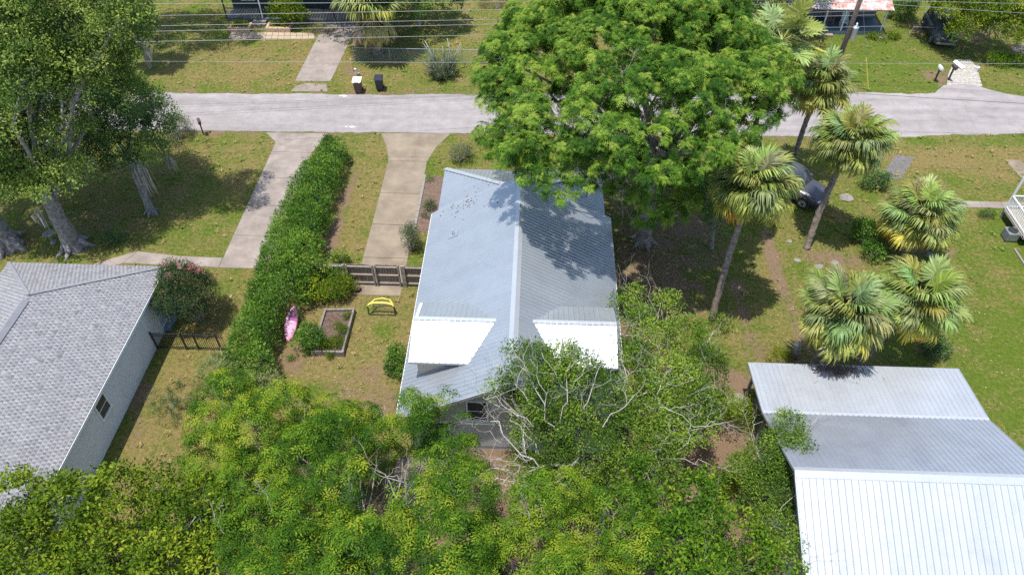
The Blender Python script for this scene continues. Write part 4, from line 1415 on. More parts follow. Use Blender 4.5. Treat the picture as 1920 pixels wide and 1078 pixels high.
FACE = {'A': [], 'B': [], 'C': []}
for py in range(-30, 375, 27):
    xr = float(np.interp(py, [0, 100, 150, 200, 250, 300, 320, 345, 380], [262, 272, 262, 285, 318, 296, 200, 115, 70]))
    px = -60 + ra.uniform(0, 20)
    while px < xr:
        z = float(np.interp(py, [-30, 0, 100, 200, 370], [13.6, 13.0, 10.4, 7.2, 4.6])) + ra.normal() * .35
        if px > 150 and py > 150: z = float(np.interp(py, [150, 310], [5.8, 3.7])) + ra.normal() * .25
        if ra.rand() > .14:
            k = 'C' if (px > 150 and py > 165) else ('B' if px < 35 and py > 60 else 'A')
            FACE[k].append((px + ra.normal() * 7, py + ra.normal() * 6, z, ra.uniform(.7, 1.15) * (1.05 if k != 'C' else .85)))
        px += ra.uniform(26, 44)
lobes = px_lobes(FACE['A'], .8) + dome((-26.8, 33.8, 8.6), (4.4, 3.8, 3.8), 22, 1.3, ra, zlo=-.1, flat=.7)
oakA = tree('live_oak', 'tallest mossy oak with a thick grey trunk behind the shingled house', 'tree', (-26.66, 30.5), .52, 4.6, lobes, 'oak', 2.7, G_['oak'], M['oakbark'], 41, size=.92, group='mossy oaks on the left lawn', twigs=2, tint=(.52, .22), limb_n=.22)
lobes = px_lobes(FACE['B'], .8) + dome((-33.5, 34.0, 6.6), (4.2, 5.0, 4.0), 22, 1.45, ra, zlo=-.2, flat=.72)
oakB = tree('live_oak', 'oak with the broad pale trunk at the left edge of the picture', 'tree', (-30.6, 30.5), .62, 4.4, lobes, 'oak', 2.8, G_['oak'], M['oakbark'], 43, size=.9, group='mossy oaks on the left lawn', twigs=2, tint=(.44, .22), limb_n=.25)
lobes = px_lobes(FACE['C'], .8) + dome((-24.4, 36.8, 4.8), (2.4, 2.4, 1.6), 8, 1.0, ra, zlo=-.1, flat=.75)
oakC = tree('live_oak', 'slim leaning mossy oak nearest the grey driveway', 'tree', (-23.35, 33.7), .24, 3.4, lobes, 'oak', 4.0, G_['oakdark'], M['oakbark'], 47, size=.8, group='mossy oaks on the left lawn', twigs=2, tint=(.56, .22), lean=(-.5, .9), limb_n=.3)


def moss(t, spots, seed):
    r = random.Random(seed)
    mb = MB()
    for (x, y, z, L) in spots:
        for k in range(26):
            px, py = x + r.gauss(0, .16), y + r.gauss(0, .16)
            l = L * r.uniform(.35, 1.0); w_ = r.uniform(.015, .04); a = r.uniform(0, 3.14)
            dx, dy = math.cos(a) * w_, math.sin(a) * w_
            ox, oy = r.gauss(0, .05), r.gauss(0, .05)
            z0 = z + r.uniform(-.25, .3)
            mb.quad((px - dx, py - dy, z0), (px + dx, py + dy, z0), (px + dx * .9 + ox, py + dy * .9 + oy, z0 - l * .6), (px - dx * .9 + ox, py - dy * .9 + oy, z0 - l * .6))
            mb.quad((px - dx * .9 + ox, py - dy * .9 + oy, z0 - l * .6), (px + dx * .9 + ox, py + dy * .9 + oy, z0 - l * .6), (px + ox * 1.6, py + oy * 1.6, z0 - l), (px + ox * 1.6 + .004, py + oy * 1.6, z0 - l))
    o = wb(mb, 'spanish_moss', M['moss'], t)
    o['kind'] = 'stuff'


def moss_px(lst): return [(*at(px, py, z), L) for (px, py, z, L) in lst]


moss(oakA, moss_px([(205, 130, 7.5, 2.2), (195, 150, 7.2, 1.8), (215, 125, 7.2, 2.0), (48, 140, 6.5, 1.6), (85, 170, 6.2, 1.8), (90, 210, 6.0, 1.7), (60, 165, 6.0, 1.4), (40, 45, 9.0, 1.6), (150, 235, 5.2, 1.6), (270, 70, 8, 1.4), (275, 95, 7.5, 1.0), (165, 300, 4.6, 1.5), (150, 310, 4.4, 1.4), (120, 320, 4.4, 1.6), (70, 400, 3.6, 1.2)]), 3)
moss(oakC, moss_px([(262, 315, 3.9, 2.0), (268, 325, 3.6, 1.9), (250, 300, 4.1, 1.7), (310, 290, 3.6, .9), (185, 255, 4.6, 1.6), (230, 280, 4.4, 1.4), (315, 300, 3.4, .8), (205, 290, 4.2, 1.3)]), 5)
moss(oakB, moss_px([(5, 30, 7, 1.6), (10, 80, 6.5, 1.5), (30, 130, 6, 1.2), (12, 200, 5.5, 1.4)]), 6)

# --- trees in the near thicket
rb_ = np.random.RandomState(5)


def grow(L, k, up):
    return [(x, y, z + up, a * k, b * k, c * k * 1.15) for (x, y, z, a, b, c) in L]


def mounds(L, seed, shrink=.8, under=.9):
    """break a crown into separate mounds and put a lower storey of leaves in the gaps"""
    r = np.random.RandomState(seed)
    out = []
    for (x, y, z, a, b, c) in L:
        out.append((x, y, z + r.normal() * .5, a * shrink, b * shrink, a * shrink * .85))
        if r.rand() < under:
            q = a * .75
            out.append((x + r.normal() * a * .8, y + r.normal() * a * .8, max(.8, z - r.uniform(1.0, 2.0)), q, q, q * .6))
    return out


# yellow-green tree in front of the house
L2 = px_lobes([(430, 715, 4.2, 1.0), (480, 740, 4.6, 1.0), (400, 800, 5.0, 1.2), (590, 800, 5.2, 1.0), (690, 800, 5.0, .7), (420, 760, 5.2, 1.3), (480, 790, 5.6, 1.4), (390, 850, 5.2, 1.4), (450, 900, 6.0, 1.5), (540, 770, 5.4, 1.1), (560, 850, 6.4, 1.4), (620, 830, 5.8, 1.2), (640, 900, 6.8, 1.2), (540, 950, 6.8, 1.4), (470, 990, 6.4, 1.4), (620, 990, 7.2, 1.4), (560, 1060, 7.0, 1.5), (680, 1060, 7.2, 1.4), (730, 985, 7.2, 1.1), (800, 960, 7.0, 1.2), (830, 880, 6.4, 1.2), (880, 930, 6.6, 1.2), (780, 800, 5.2, .9), (800, 770, 4.9, .7), (735, 800, 5.0, .7), (860, 820, 5.2, .8), (650, 790, 5.0, 1.0), (615, 805, 5.0, .8), (700, 840, 5.4, .6), (760, 1050, 7.2, 1.3), (850, 1030, 7.0, 1.4), (940, 980, 6.6, 1.2), (840, 770, 4.4, .45), (770, 765, 4.6, .5), (870, 800, 4.2, .4), (640, 1110, 7.0, 1.5), (500, 1110, 6.6, 1.5), (860, 1120, 7.0, 1.5)])
tree('thicket_tree', 'largest yellow-green tree in the near thicket with drooping leaves', 'tree', (-5.6, 11.4), .2, 3.6, mounds(L2, 2, .86), 'pecan', 3.7, G_['pecan'], M['greybark'], 51, size=.76, group='trees of the near thicket', tint=(.46, .26), twigs=4, limb_n=.3)
L1 = px_lobes([(40, 960, 4.9, 1.3), (90, 930, 4.7, 1.0), (150, 970, 5.0, 1.3), (230, 950, 4.9, 1.2), (300, 930, 4.6, 1.0), (330, 980, 5.0, 1.3), (60, 1040, 5.2, 1.4), (180, 1050, 5.4, 1.5), (300, 1050, 5.4, 1.4), (400, 1040, 5.4, 1.3), (380, 930, 4.8, 1.1), (0, 1010, 4.8, 1.3), (130, 905, 4.4, .5), (100, 1110, 5, 1.4), (260, 1110, 5, 1.4), (210, 915, 4.4, .6), (420, 970, 5.0, 1.0)])
tree('thicket_tree', 'bushy mid-green tree leaning over the shingled roof in the near corner', 'tree', (-14.2, 9.8), .15, 2.6, mounds(L1, 1, .82), 'broad', 6.2, G_['bright'], M['greybark'], 53, size=.86, group='trees of the near thicket', tint=(.5, .2), twigs=7)
L3 = px_lobes([(1010, 960, 5.4, 1.2), (1060, 920, 5.2, 1.0), (1090, 990, 5.8, 1.3), (1000, 1040, 6.0, 1.3), (1100, 1060, 6.0, 1.4), (1160, 960, 5.4, 1.0), (960, 1080, 6.2, 1.3), (1060, 1110, 6.0, 1.4), (1180, 1040, 5.8, 1.1), (1155, 1040, 5.4, .9), (1120, 890, 4.8, .7)])
tree('thicket_tree', 'bright yellow-tipped tree at the bottom middle of the thicket', 'tree', (1.5, 9.2), .15, 3.0, mounds(L3, 3, .88), 'pecan', 3.6, G_['pecan'], M['greybark'], 55, size=.74, group='trees of the near thicket', tint=(.6, .2), twigs=7)
L4 = px_lobes([(1240, 960, 4.6, 1.1), (1300, 930, 4.2, .9), (1310, 990, 4.4, .9), (1350, 1020, 4.0, .7), (1345, 970, 3.4, .7), (1330, 900, 3.2, .6), (1260, 1040, 5.0, 1.3), (1360, 1075, 4.6, 1.0), (1290, 1100, 5.0, 1.3), (1210, 900, 4.4, .8), (1440, 1060, 3.6, .8), (1460, 1090, 4.0, .9), (1200, 1000, 5.0, 1.0)])
tree('thicket_tree', 'olive-green tree right of the yellow-tipped one in the near thicket', 'tree', (5.9, 9.6), .14, 2.6, mounds(L4, 4, .8), 'broad', 5.6, G_['pecan'], M['greybark'], 57, size=.86, group='trees of the near thicket', tint=(.46, .2), twigs=8)
# dark vine-hung tree against the silver roof
L5 = px_lobes([(950, 715, 4.3, .55), (1000, 690, 4.8, 1.0), (1040, 740, 4.8, 1.2), (990, 760, 4.2, .8), (1090, 700, 4.6, .9), (1060, 800, 4.6, 1.2), (1130, 760, 4.4, 1.1), (1010, 830, 3.8, 1.0), (1110, 850, 4.0, 1.2), (1170, 820, 3.8, 1.1), (1040, 870, 3.6, 1.1), (985, 890, 3.0, .8), (1060, 660, 4.6, .5), (960, 690, 4.3, .4), (1180, 890, 3.6, 1.1), (1230, 850, 3.6, 1.0), (985, 800, 4.0, .7), (965, 665, 6.2, .4), (1000, 680, 6.3, .75), (940, 712, 6.0, .4), (985, 715, 6.3, .75), (1045, 715, 6.0, .9), (1085, 690, 5.8, .7), (925, 735, 5.6, .35), (1060, 660, 5.9, .4), (1120, 720, 5.4, .7), (1010, 760, 5.6, .7)])
T5 = tree('vine_tree', 'dark green tree with bare white branches hanging over the rear gable', 'tree', (3.2, 14.2), .2, 2.2, grow(L5, .95, .1), 'small', 7.2, G_['vine'], M['greybark'], 61, size=1.15, tint=(.46, .24), twigs=4, limb_n=.6)
L6 = px_lobes([(1190, 610, 3.6, .7), (1180, 680, 3.8, .9), (1230, 640, 3.8, .8), (1280, 640, 3.4, .9), (1260, 720, 3.8, 1.1), (1320, 700, 3.2, .9), (1200, 760, 3.8, 1.1), (1290, 770, 3.4, 1.0), (1310, 810, 3.2, .7), (1250, 820, 3.4, 1.0), (1165, 575, 3.4, .5), (1190, 560, 3.2, .4), (1250, 580, 3.4, .6), (1340, 620, 2.6, .5), (1365, 760, 2.2, .5), (1225, 590, 3.0, .4)])
T6 = tree('vine_tree', 'vine-smothered tree beside the right-hand eave of the metal roof', 'tree', (6.4, 18.2), .16, 1.8, grow(L6, 1.0, .3), 'small', 7.2, G_['vine'], M['deadwood'], 63, size=1.3, tint=(.5, .2), twigs=4, limb_n=.6)
L7 = px_lobes([(1400, 880, 2.6, .55), (1440, 860, 3.2, .6), (1470, 920, 2.8, .65), (1482, 800, 3.7, .5), (1495, 840, 3.6, .5), (1505, 875, 3.5, .45), (1460, 830, 3.4, .45), (1440, 930, 2.6, .6), (1450, 990, 2.8, .6), (1485, 1010, 3.0, .5), (1430, 900, 2.8, .55), (1480, 880, 3.2, .5)])
T7 = tree('scrub_tree', 'thin scrubby tree with bare twigs against the garage roof edge', 'tree', (9.2, 14.6), .09, 1.5, [(a_, b_, c_, d_ * 1.25, e_ * 1.25, f_ * 1.3) for (a_, b_, c_, d_, e_, f_) in L7], 'small', 10.0, G_['vine'], M['greybark'], 67, size=1.1, tint=(.45, .18), twigs=9)


def snag(parent, roots, seed, name='bare_branches', wood='deadwood', fine=1):
    """dead crooked limbs that fork over and over"""
    r = np.random.RandomState(seed)
    mb = MB()

    def go(a, d, L, rad, lev):
        b = a + d * L
        pts = wiggle(a, b, 5, .32, r, .03)
        mb.tube(pts, [rad * (1 - .5 * k / 5) for k in range(6)], 5, False)
        if lev == 0: return
        for k in range(r.randint(2, 4)):
            s = np.array(pts[r.randint(2, 6)])
            nd = unit(d + r.normal(size=3) * .75 + np.array([0, 0, .08]))
            go(s, nd, L * r.uniform(.45, .8), rad * .5, lev - 1)
    for (px, py, z, qx, qy, qz, rad, lev) in roots:
        rad = rad * .72
        a, b = np.array(at(px, py, z)), np.array(at(qx, qy, qz))
        go(a, unit(b - a), np.linalg.norm(b - a), rad, lev)
    o = wb(mb, name, M[wood], parent, True)
    o['kind'] = 'stuff'
    return o


snag(T5, [(1090, 905, 2.2, 1000, 860, 4.4, .085, 3), (1000, 860, 4.2, 920, 790, 4.8, .05, 3), (1090, 905, 2.4, 960, 895, 4.0, .07, 3), (1100, 900, 2.2, 1080, 800, 4.8, .06, 3), (985, 850, 4.2, 960, 750, 5.2, .04, 2), (1005, 850, 4.2, 905, 745, 5.0, .035, 2), (1040, 790, 4.8, 1010, 700, 5.6, .03, 2), (1080, 700, 5.0, 1150, 620, 5.2, .025, 2), (985, 690, 5.0, 890, 700, 5.0, .02, 2), (1130, 740, 4.8, 1070, 640, 5.2, .02, 2), (1000, 860, 4.2, 930, 860, 4.6, .03, 3), (1010, 850, 4.2, 960, 780, 5.0, .025, 3), (1060, 870, 3.6, 1010, 780, 5.0, .025, 3), (1080, 840, 4.2, 1120, 760, 5.2, .025, 3), (1050, 760, 5.0, 1030, 690, 5.6, .016, 2), (960, 740, 4.8, 930, 690, 5.0, .014, 2), (940, 830, 4.4, 890, 800, 4.6, .014, 2), (1130, 760, 5.0, 1180, 690, 5.2, .016, 2), (1090, 905, 2.6, 1010, 905, 3.6, .11, 2), (1040, 800, 5.4, 980, 690, 7.0, .035, 3), (1050, 790, 5.4, 1070, 680, 6.9, .035, 3), (1020, 770, 5.8, 940, 690, 6.6, .03, 3), (1090, 770, 5.4, 1140, 670, 6.4, .03, 3), (1000, 800, 5.2, 910, 750, 6.0, .03, 3), (1070, 730, 6.2, 1110, 650, 6.8, .02, 2), (1000, 720, 6.6, 960, 650, 7.2, .02, 2), (1130, 800, 5.0, 1190, 740, 5.8, .03, 3)], 5)
snag(T6, [(1140, 900, 2.0, 1200, 840, 4.0, .07, 3), (1200, 850, 3.8, 1290, 830, 4.2, .045, 3), (1210, 760, 4.2, 1300, 800, 4.2, .04, 3), (1180, 700, 4.4, 1120, 640, 4.6, .025, 2), (1210, 640, 4.4, 1240, 560, 3.8, .02, 2), (1190, 610, 4.0, 1180, 530, 3.4, .018, 2), (1230, 730, 4.4, 1340, 760, 3.9, .03, 3), (1240, 860, 3.8, 1330, 870, 3.6, .03, 2), (1260, 690, 4.2, 1200, 740, 4.6, .03, 2), (1200, 780, 4.2, 1170, 690, 4.8, .03, 3), (1230, 780, 4.2, 1260, 690, 4.8, .025, 3), (1270, 830, 3.8, 1340, 790, 4.0, .025, 3), (1190, 680, 4.4, 1210, 590, 4.2, .02, 3), (1290, 700, 4.0, 1330, 650, 3.8, .018, 2), (1170, 660, 4.4, 1140, 600, 4.6, .014, 2)], 9)
snag(T7, [(1440, 1000, 2.2, 1500, 920, 3.6, .025, 3), (1450, 900, 2.6, 1490, 790, 4.0, .022, 3), (1480, 850, 3.2, 1540, 770, 4.0, .014, 2), (1400, 880, 2.2, 1430, 790, 3.0, .02, 2), (1470, 1000, 2.8, 1530, 990, 3.6, .014, 2), (1440, 1030, 2.4, 1520, 1045, 3.6, .018, 3)], 11)
# bare grey boughs poking out of the yellow-green trees
for tname, roots, sd in (('largest', [(770, 960, 6.0, 745, 890, 6.9, .05, 2), (740, 930, 6.5, 690, 860, 6.9, .03, 2), (420, 1000, 6.2, 400, 960, 6.8, .03, 2), (510, 960, 6.6, 495, 920, 7.2, .025, 2), (800, 1010, 6.8, 790, 960, 7.6, .03, 1), (1000, 1010, 6.0, 985, 960, 7.0, .03, 2), (720, 760, 3.5, 730, 800, 5.0, .04, 1)], 13),):
    t = [o for o in bpy.data.objects if o.get('label', '').startswith(tname)][0]
    snag(t, roots, sd, wood='greybark')
t = [o for o in bpy.data.objects if o.get('label', '').startswith('bright yellow-tipped')][0]
snag(t, [(1190, 1075, 4.6, 1155, 990, 6.2, .035, 3), (1160, 1000, 6.0, 1190, 970, 6.4, .02, 1)], 15, wood='greybark')

rs_ = np.random.RandomState(4)
roots = []
for k in range(26):
    L = BIGL[rs_.randint(len(BIGL))]
    u_, v_ = pj((L[0], L[1], L[2] + .2))
    if not (900 < u_ < 1480 and 10 < v_ < 370): continue
    roots.append((u_, v_ + 14, L[2] - .3, u_ + rs_.normal() * 22, v_ - rs_.uniform(8, 22), L[2] + .75, .028, 2))
snag(BIG, roots + [(1130, 320, 8.2, 1150, 370, 6.8, .03, 3), (1140, 310, 8.4, 1120, 355, 7.0, .03, 3), (1170, 320, 8.2, 1185, 380, 6.4, .03, 3)], 21, 'dead_twigs')

# --- the tall hedge between the two driveways
hl = []
rh = np.random.RandomState(77)
prof_h = [(39.3, -13.15, .68, 1.85), (38, -13.2, .8, 2.0), (35, -13.5, 1.1, 2.1), (32, -13.55, 1.2, 2.2), (28.5, -13.3, 1.32, 2.3), (26.2, -13.25, 1.2, 2.4), (25, -13.7, .8, 2.2), (22.8, -13.75, .75, 2.1), (20.6, -13.4, 1.05, 2.0)]
yy = 39.3
while yy > 20.6:
    ys_ = [q[0] for q in prof_h][::-1]
    cx = np.interp(yy, ys_, [q[1] for q in prof_h][::-1]); hw_ = np.interp(yy, ys_, [q[2] for q in prof_h][::-1]); hh = np.interp(yy, ys_, [q[3] for q in prof_h][::-1])
    for s in (-.55, .1, .6):
        hl.append((cx + hw_ * s * .95 + rh.normal() * .04, yy + rh.normal() * .08, hh * rh.uniform(.58, .66), hw_ * .58, .62, hh * .40))
        hl.append((cx + hw_ * s * 1.1 + rh.normal() * .08, yy + rh.normal() * .15, hh * .3, hw_ * .55, .6, hh * .30))
    yy -= .72
HG = thing('hedge', 'tall clipped dark green hedge running between the two driveways', 'hedge', (-13.2, 30, 0))
P, D = lobe_points(hl, 8.0, rh, -.3, .95)
P, D = prune(P, D, hl, rh, .8)
foliage('foliage', HG, P, D, 'hedge', G_['hedge'], 78, .82, (.5, .17), .45)
core = MB()
for k in range(26):
    y = 39 - k * .74
    core.tube(wiggle((-13.2 + rh.normal() * .2, y, -.05), (-13.2 + rh.normal() * .4, y + rh.normal() * .3, 1.9), 4, .2, rh), [.05, .04, .03, .02, .012], 5, False)
wb(core, 'stems', M['greybark'], HG, True)

# --- shrubs
SH = [
    ('wild_shrub', 'pale wispy overgrown shrub at the near end of the hedge', at(470, 735), 1.9, 1.7, 1.7, 'needle', 5.0, 'pale', .9, (.55, .18)),
    ('wild_shrub', 'thin grey-green weeds growing in the grass by the shingled house', at(325, 760), 1.3, 1.4, .55, 'needle', 4.0, 'pale', .6, (.35, .15)),
    ('garden_shrub', 'yellow-green shrub filling the corner between hedge and wooden fence', at(590, 560), .95, .9, 1.25, 'broad', 7.0, 'bright', .7, (.62, .16)),
    ('garden_shrub', 'round mid-green shrub in front of the wooden fence', at(635, 555), .95, .9, 1.45, 'small', 10.0, 'bright', .95, (.48, .16)),
    ('garden_shrub', 'dark leafy shrub on the left side of the raised garden bed', at(583, 645), .95, 1.0, 1.25, 'broad', 7.5, 'hedge', .65, (.35, .18)),
    ('garden_shrub', 'small dark weed tuft on bare soil below the paddleboard', at(545, 673), .28, .28, .32, 'small', 14, 'hedge', .6, (.4, .15)),
    ('garden_shrub', 'small leafy tuft at the lower end of the raised bed', at(620, 670), .22, .22, .28, 'small', 16, 'bright', .6, (.4, .15)),
    ('garden_shrub', 'green shrub against the left eave below the dormer', at(745, 690), .62, .85, 1.3, 'broad', 8.0, 'hedge', .65, (.5, .18)),
    ('garden_shrub', 'leggy grey-green shrub at the end of the sandy driveway', at(772, 470), .55, .75, 1.7, 'small', 7.0, 'dull', .95, (.45, .2)),
    ('garden_shrub', 'grey-green clump in the bed beside the driveway', at(804, 395), .42, .45, .5, 'needle', 10, 'dull', .7, (.6, .15)),
    ('garden_shrub', 'low dark rosette at the near end of the planting bed', at(798, 408), .25, .25, .3, 'small', 16, 'dull', .6, (.4, .15)),
    ('garden_shrub', 'yellowish tuft at the far end of the planting bed', at(805, 338), .3, .3, .35, 'small', 14, 'pale', .6, (.4, .15)),
    ('garden_shrub', 'rangy twiggy shrub on the verge in front of the silver house', at(862, 302), 1.0, .9, 1.2, 'small', 5.0, 'dull', .95, (.5, .2)),
    ('garden_shrub', 'dry brown-green shrub under the slim oak near the mailbox', at(335, 262), 1.2, 1.0, 1.7, 'small', 5.5, 'dull', 1.0, (.55, .2)),
    ('garden_shrub', 'small dark bush in the oak shade by the shingled house', at(215, 452), .9, .7, .75, 'small', 7.0, 'oakdark', .9, (.4, .15)),
    ('garden_shrub', 'bright glossy shrub at the foot of the leaning palm', at(1615, 455), .95, .8, 1.6, 'broad', 8.5, 'hedge', .68, (.66, .16)),
    ('garden_shrub', 'dense glossy green shrub beside the short broad palm', at(1632, 482), .85, .7, 1.0, 'broad', 8.5, 'hedge', .66, (.5, .16)),
    ('garden_shrub', 'dark green bush behind the garage by the right palms', at(1748, 665), .8, .6, 1.1, 'broad', 8.5, 'oakdark', .65, (.45, .16)),
    ('garden_shrub', 'small round bush beside the narrow concrete walk', at(1848, 406), .5, .4, .5, 'small', 12, 'hedge', .7, (.35, .15)),
    ('garden_shrub', 'dark shrub between the leaning palm and the short palm', at(1640, 352), .9, .7, 1.2, 'broad', 6.5, 'oakdark', .7, (.5, .15)),
    ('garden_shrub', 'grass-green plant by the sawn stump near the garage', at(1462, 672), .7, .4, .4, 'needle', 7, 'bright', .7, (.75, .15)),
    ('garden_shrub', 'bright green weeds at the left corner of the garage', at(1395, 790), 1.0, 1.0, 1.4, 'small', 6.5, 'bright', .9, (.5, .18)),
    ('garden_shrub', 'shrub beside the rusty-roofed porch', at(1690, 35), 1.3, 1.0, 1.6, 'broad', 6.0, 'hedge', .8, (.55, .16)),
    ('garden_shrub', 'low sprawling vine in front of the rusty-roofed porch', at(1650, 72), 1.6, .6, .45, 'broad', 7.0, 'bright', .6, (.5, .16)),
    ('garden_shrub', 'left one of the two low yellow-green bushes by the gravel drive', at(1856, 120), .7, .6, .9, 'broad', 8.0, 'pecan', .65, (.6, .15)),
    ('garden_shrub', 'right one of the two low yellow-green bushes by the gravel drive', at(1888, 122), 1.1, .7, .85, 'broad', 8.0, 'pecan', .65, (.55, .15)),
    ('garden_shrub', 'tall green shrub in front of the dark green porch house', at(548, 52), 1.7, 1.2, 2.4, 'broad', 5.5, 'bright', .85, (.5, .18)),
    ('garden_shrub', 'low flower bed at the foot of the dark green porch', at(595, 62), 1.4, .5, .5, 'small', 7.0, 'crape', .8, (.6, .2)),
    ('garden_shrub', 'dead brown bush at the top of the picture beside the great tree', at(935, 16), 1.9, 1.1, .9, 'small', 3.5, 'crape', .9, (.9, .1)),
    ('garden_shrub', 'low scrub in the dirt lane left of the garage', at(1400, 905), .9, .7, .9, 'small', 7.0, 'vine', .95, (.5, .18)),
    ('garden_shrub', 'low scrub at the near end of the dirt lane', at(1345, 905), .8, .8, .9, 'small', 7.0, 'bright', .95, (.45, .18)),
    ('garden_shrub', 'straggly weeds along the far side of the wooden fence', at(640, 489), .9, .4, .75, 'broad', 6.5, 'vine', .6, (.5, .18)),
]
for i, (nm, lab, b, rx_, ry_, h_, st, dn, gm_, sz_, tn) in enumerate(SH):
    bush(nm, lab, b, rx_, ry_, h_, st, dn, G_[gm_], 200 + i, sz_, None, tn)
# vine draped over the fence end by the hedge
fv = at(560, 520)
bush('climbing_vine', 'dark vine smothering the wooden fence next to the hedge', (-12.1, 28.25), .9, .35, 1.75, 'vine', 9.0, G_['vine'], 301, .62, None, (.4, .18), lobes=[(-12.9 + k * .42, 28.25, 1.25 + .1 * (k % 2), .42, .3, .5) for k in range(5)] + [(-12.8 + k * .5, 28.2, .6, .4, .3, .5) for k in range(4)])

# --- trees across the street
lobes = dome((-10.2, 58.5, 2.9), (3.2, 2.6, 2.4), 18, 1.2, rb_, zlo=-.2)
tree('shade_tree', 'dark round tree behind the skirted palm across the street', 'tree', (-10.2, 58.8), .2, 2.0, lobes, 'broad', 2.6, G_['hedge'], M['greybark'], 71, size=1.25, tint=(.38, .16))
q = at(1850, 60)
lobes = px_lobes([(1780, 15, 3.2, 1.2), (1820, 40, 2.8, 1.1), (1800, 60, 2.2, .9), (1860, 50, 2.6, 1.2), (1900, 40, 2.8, 1.2), (1930, 65, 2.4, 1.1), (1850, 15, 3.8, 1.4), (1900, 0, 4.2, 1.5), (1960, 30, 3.4, 1.4), (1800, -20, 4.4, 1.4), (1860, -30, 4.8, 1.5), (1760, -10, 3.6, 1.1), (1750, -40, 4.2, 1.2), (1720, -30, 3.6, .9)])
tree('shade_tree', 'bright round-headed tree above the dark old car, top right', 'tree', (q.x + .5, q.y + .8), .22, 2.0, lobes, 'broad', 6.5, G_['bright'], M['greybark'], 73, size=1.0, tint=(.56, .18))
lobes = dome((17, 58, 4.0), (5.5, 4.0, 3.2), 24, 1.5, rb_, zlo=-.2)
tree('shade_tree', 'dark green tree behind the great feathery tree at the top', 'tree', (17, 58), .25, 2.6, lobes, 'broad', 2.6, G_['hedge'], M['greybark'], 79, size=1.2, tint=(.42, .16))
tree('shade_tree', 'far mossy tree casting a dappled shade on the lawn, top left', 'tree', (-33.5, 58), .3, 4.5, dome((-29.6, 56.2, 8.8), (4.6, 3.4, 2.0), 30, 1.0, rb_, zlo=-.2), 'oak', 2.2, G_['oak'], M['oakbark'], 83, size=1.0, tint=(.5, .18), twigs=3)
tree('shade_tree', 'tree shading the far driveway beyond the skirted palm', 'tree', (-17.4, 60.5), .22, 3.5, dome((-15.6, 57.0, 7.6), (3.2, 2.6, 1.6), 20, .9, rb_, zlo=-.2), 'broad', 2.6, G_['hedge'], M['greybark'], 87, size=1.0, tint=(.45, .18), twigs=3)

# --- crape myrtle by the left porch
cm = at(374, 600)
CMy = bush('crape_myrtle', 'round crape myrtle with pink blossoms beside the left porch', (cm.x, cm.y), 1.5, 1.4, 3.2, 'small', 15.0, G_['crape'], 91, 1.05, None, (.34, .17), cat='tree', stems=False,
           lobes=[(cm.x - .15 + math.cos(a) * .8, cm.y + math.sin(a) * .75, 2.1 + .25 * math.sin(3 * a), .85, .8, .8) for a in (0, 1.05, 2.1, 3.15, 4.2, 5.25)] + [(cm.x - .1, cm.y, 2.9, 1.0, .95, .8), (cm.x - .5, cm.y + .3, 3.2, .6, .55, .5)])
r_ = np.random.RandomState(3)
st = MB()
for k in range(7):
    a = 2 * math.pi * k / 7
    st.tube(wiggle((cm.x + math.cos(a) * .12, cm.y + math.sin(a) * .12, -.05), (cm.x + math.cos(a) * .75, cm.y + math.sin(a) * .7, 1.9), 5, .12, r_), [.04, .035, .03, .025, .02, .012], 6, False)
wb(st, 'stems', M['deadwood'], CMy, True)
Pf = []
for (dx, dy, dz, n_) in ((.45, .5, 3.5, 5), (.75, .4, 3.3, 4), (.2, .2, 3.75, 2), (-.3, -.35, 3.6, 2), (.0, -.95, 2.7, 1), (-1.1, -.1, 2.5, 1), (-.7, .3, 3.75, 2)):
    for k in range(n_): Pf.append((cm.x + dx + r_.normal() * .1, cm.y + dy + r_.normal() * .1, dz + r_.normal() * .06))
Pf = np.array(Pf)
foliage('blossom', CMy, Pf, np.tile([0, 0, 1.0], (len(Pf), 1)), 'small', G_['pinkflower'], 5, .55, (.5, .25))

# --- spiky grey shrub across the street
sp = at(830, 142)
SPK = thing('spiky_shrub', 'grey-green shrub with long upright arms beside the chain-link fence', 'shrub', (sp.x, sp.y, 0))
arms = MB()
tips = []
for k in range(90):
    a = r_.uniform(0, 6.28); el = r_.uniform(.55, 1.35)
    L = r_.uniform(.9, 2.1) if el > .9 else r_.uniform(.7, 1.4)
    if k < 5: a, el, L = (2.4, .2, 1.2, 3.0, .7)[k], (.95, 1.0, 1.2, 1.15, .9)[k], 2.7
    d = np.array([math.cos(a) * math.cos(el), math.sin(a) * math.cos(el), math.sin(el)])
    s = np.array([sp.x, sp.y, 0]) + np.array([math.cos(a), math.sin(a), 0]) * r_.uniform(.1, .5)
    pts = wiggle(s, s + d * L, 4, .12, r_)
    rd = .055 if k < 5 else .042
    arms.tube(pts, [rd, rd, rd * .9, rd * .8, rd * .45], 5)
    tips += [np.array(q) for q in pts[2:]] if k >= 5 else []
wb(arms, 'arms', mat('grey_green_stem', (.26, .28, .22), .8, var=.3, scale=4), SPK, True)
tips = np.array(tips)
foliage('foliage', SPK, tips, np.tile([0, 0, 1.0], (len(tips), 1)), 'small', G_['dull'], 6, .95, (.25, .15))

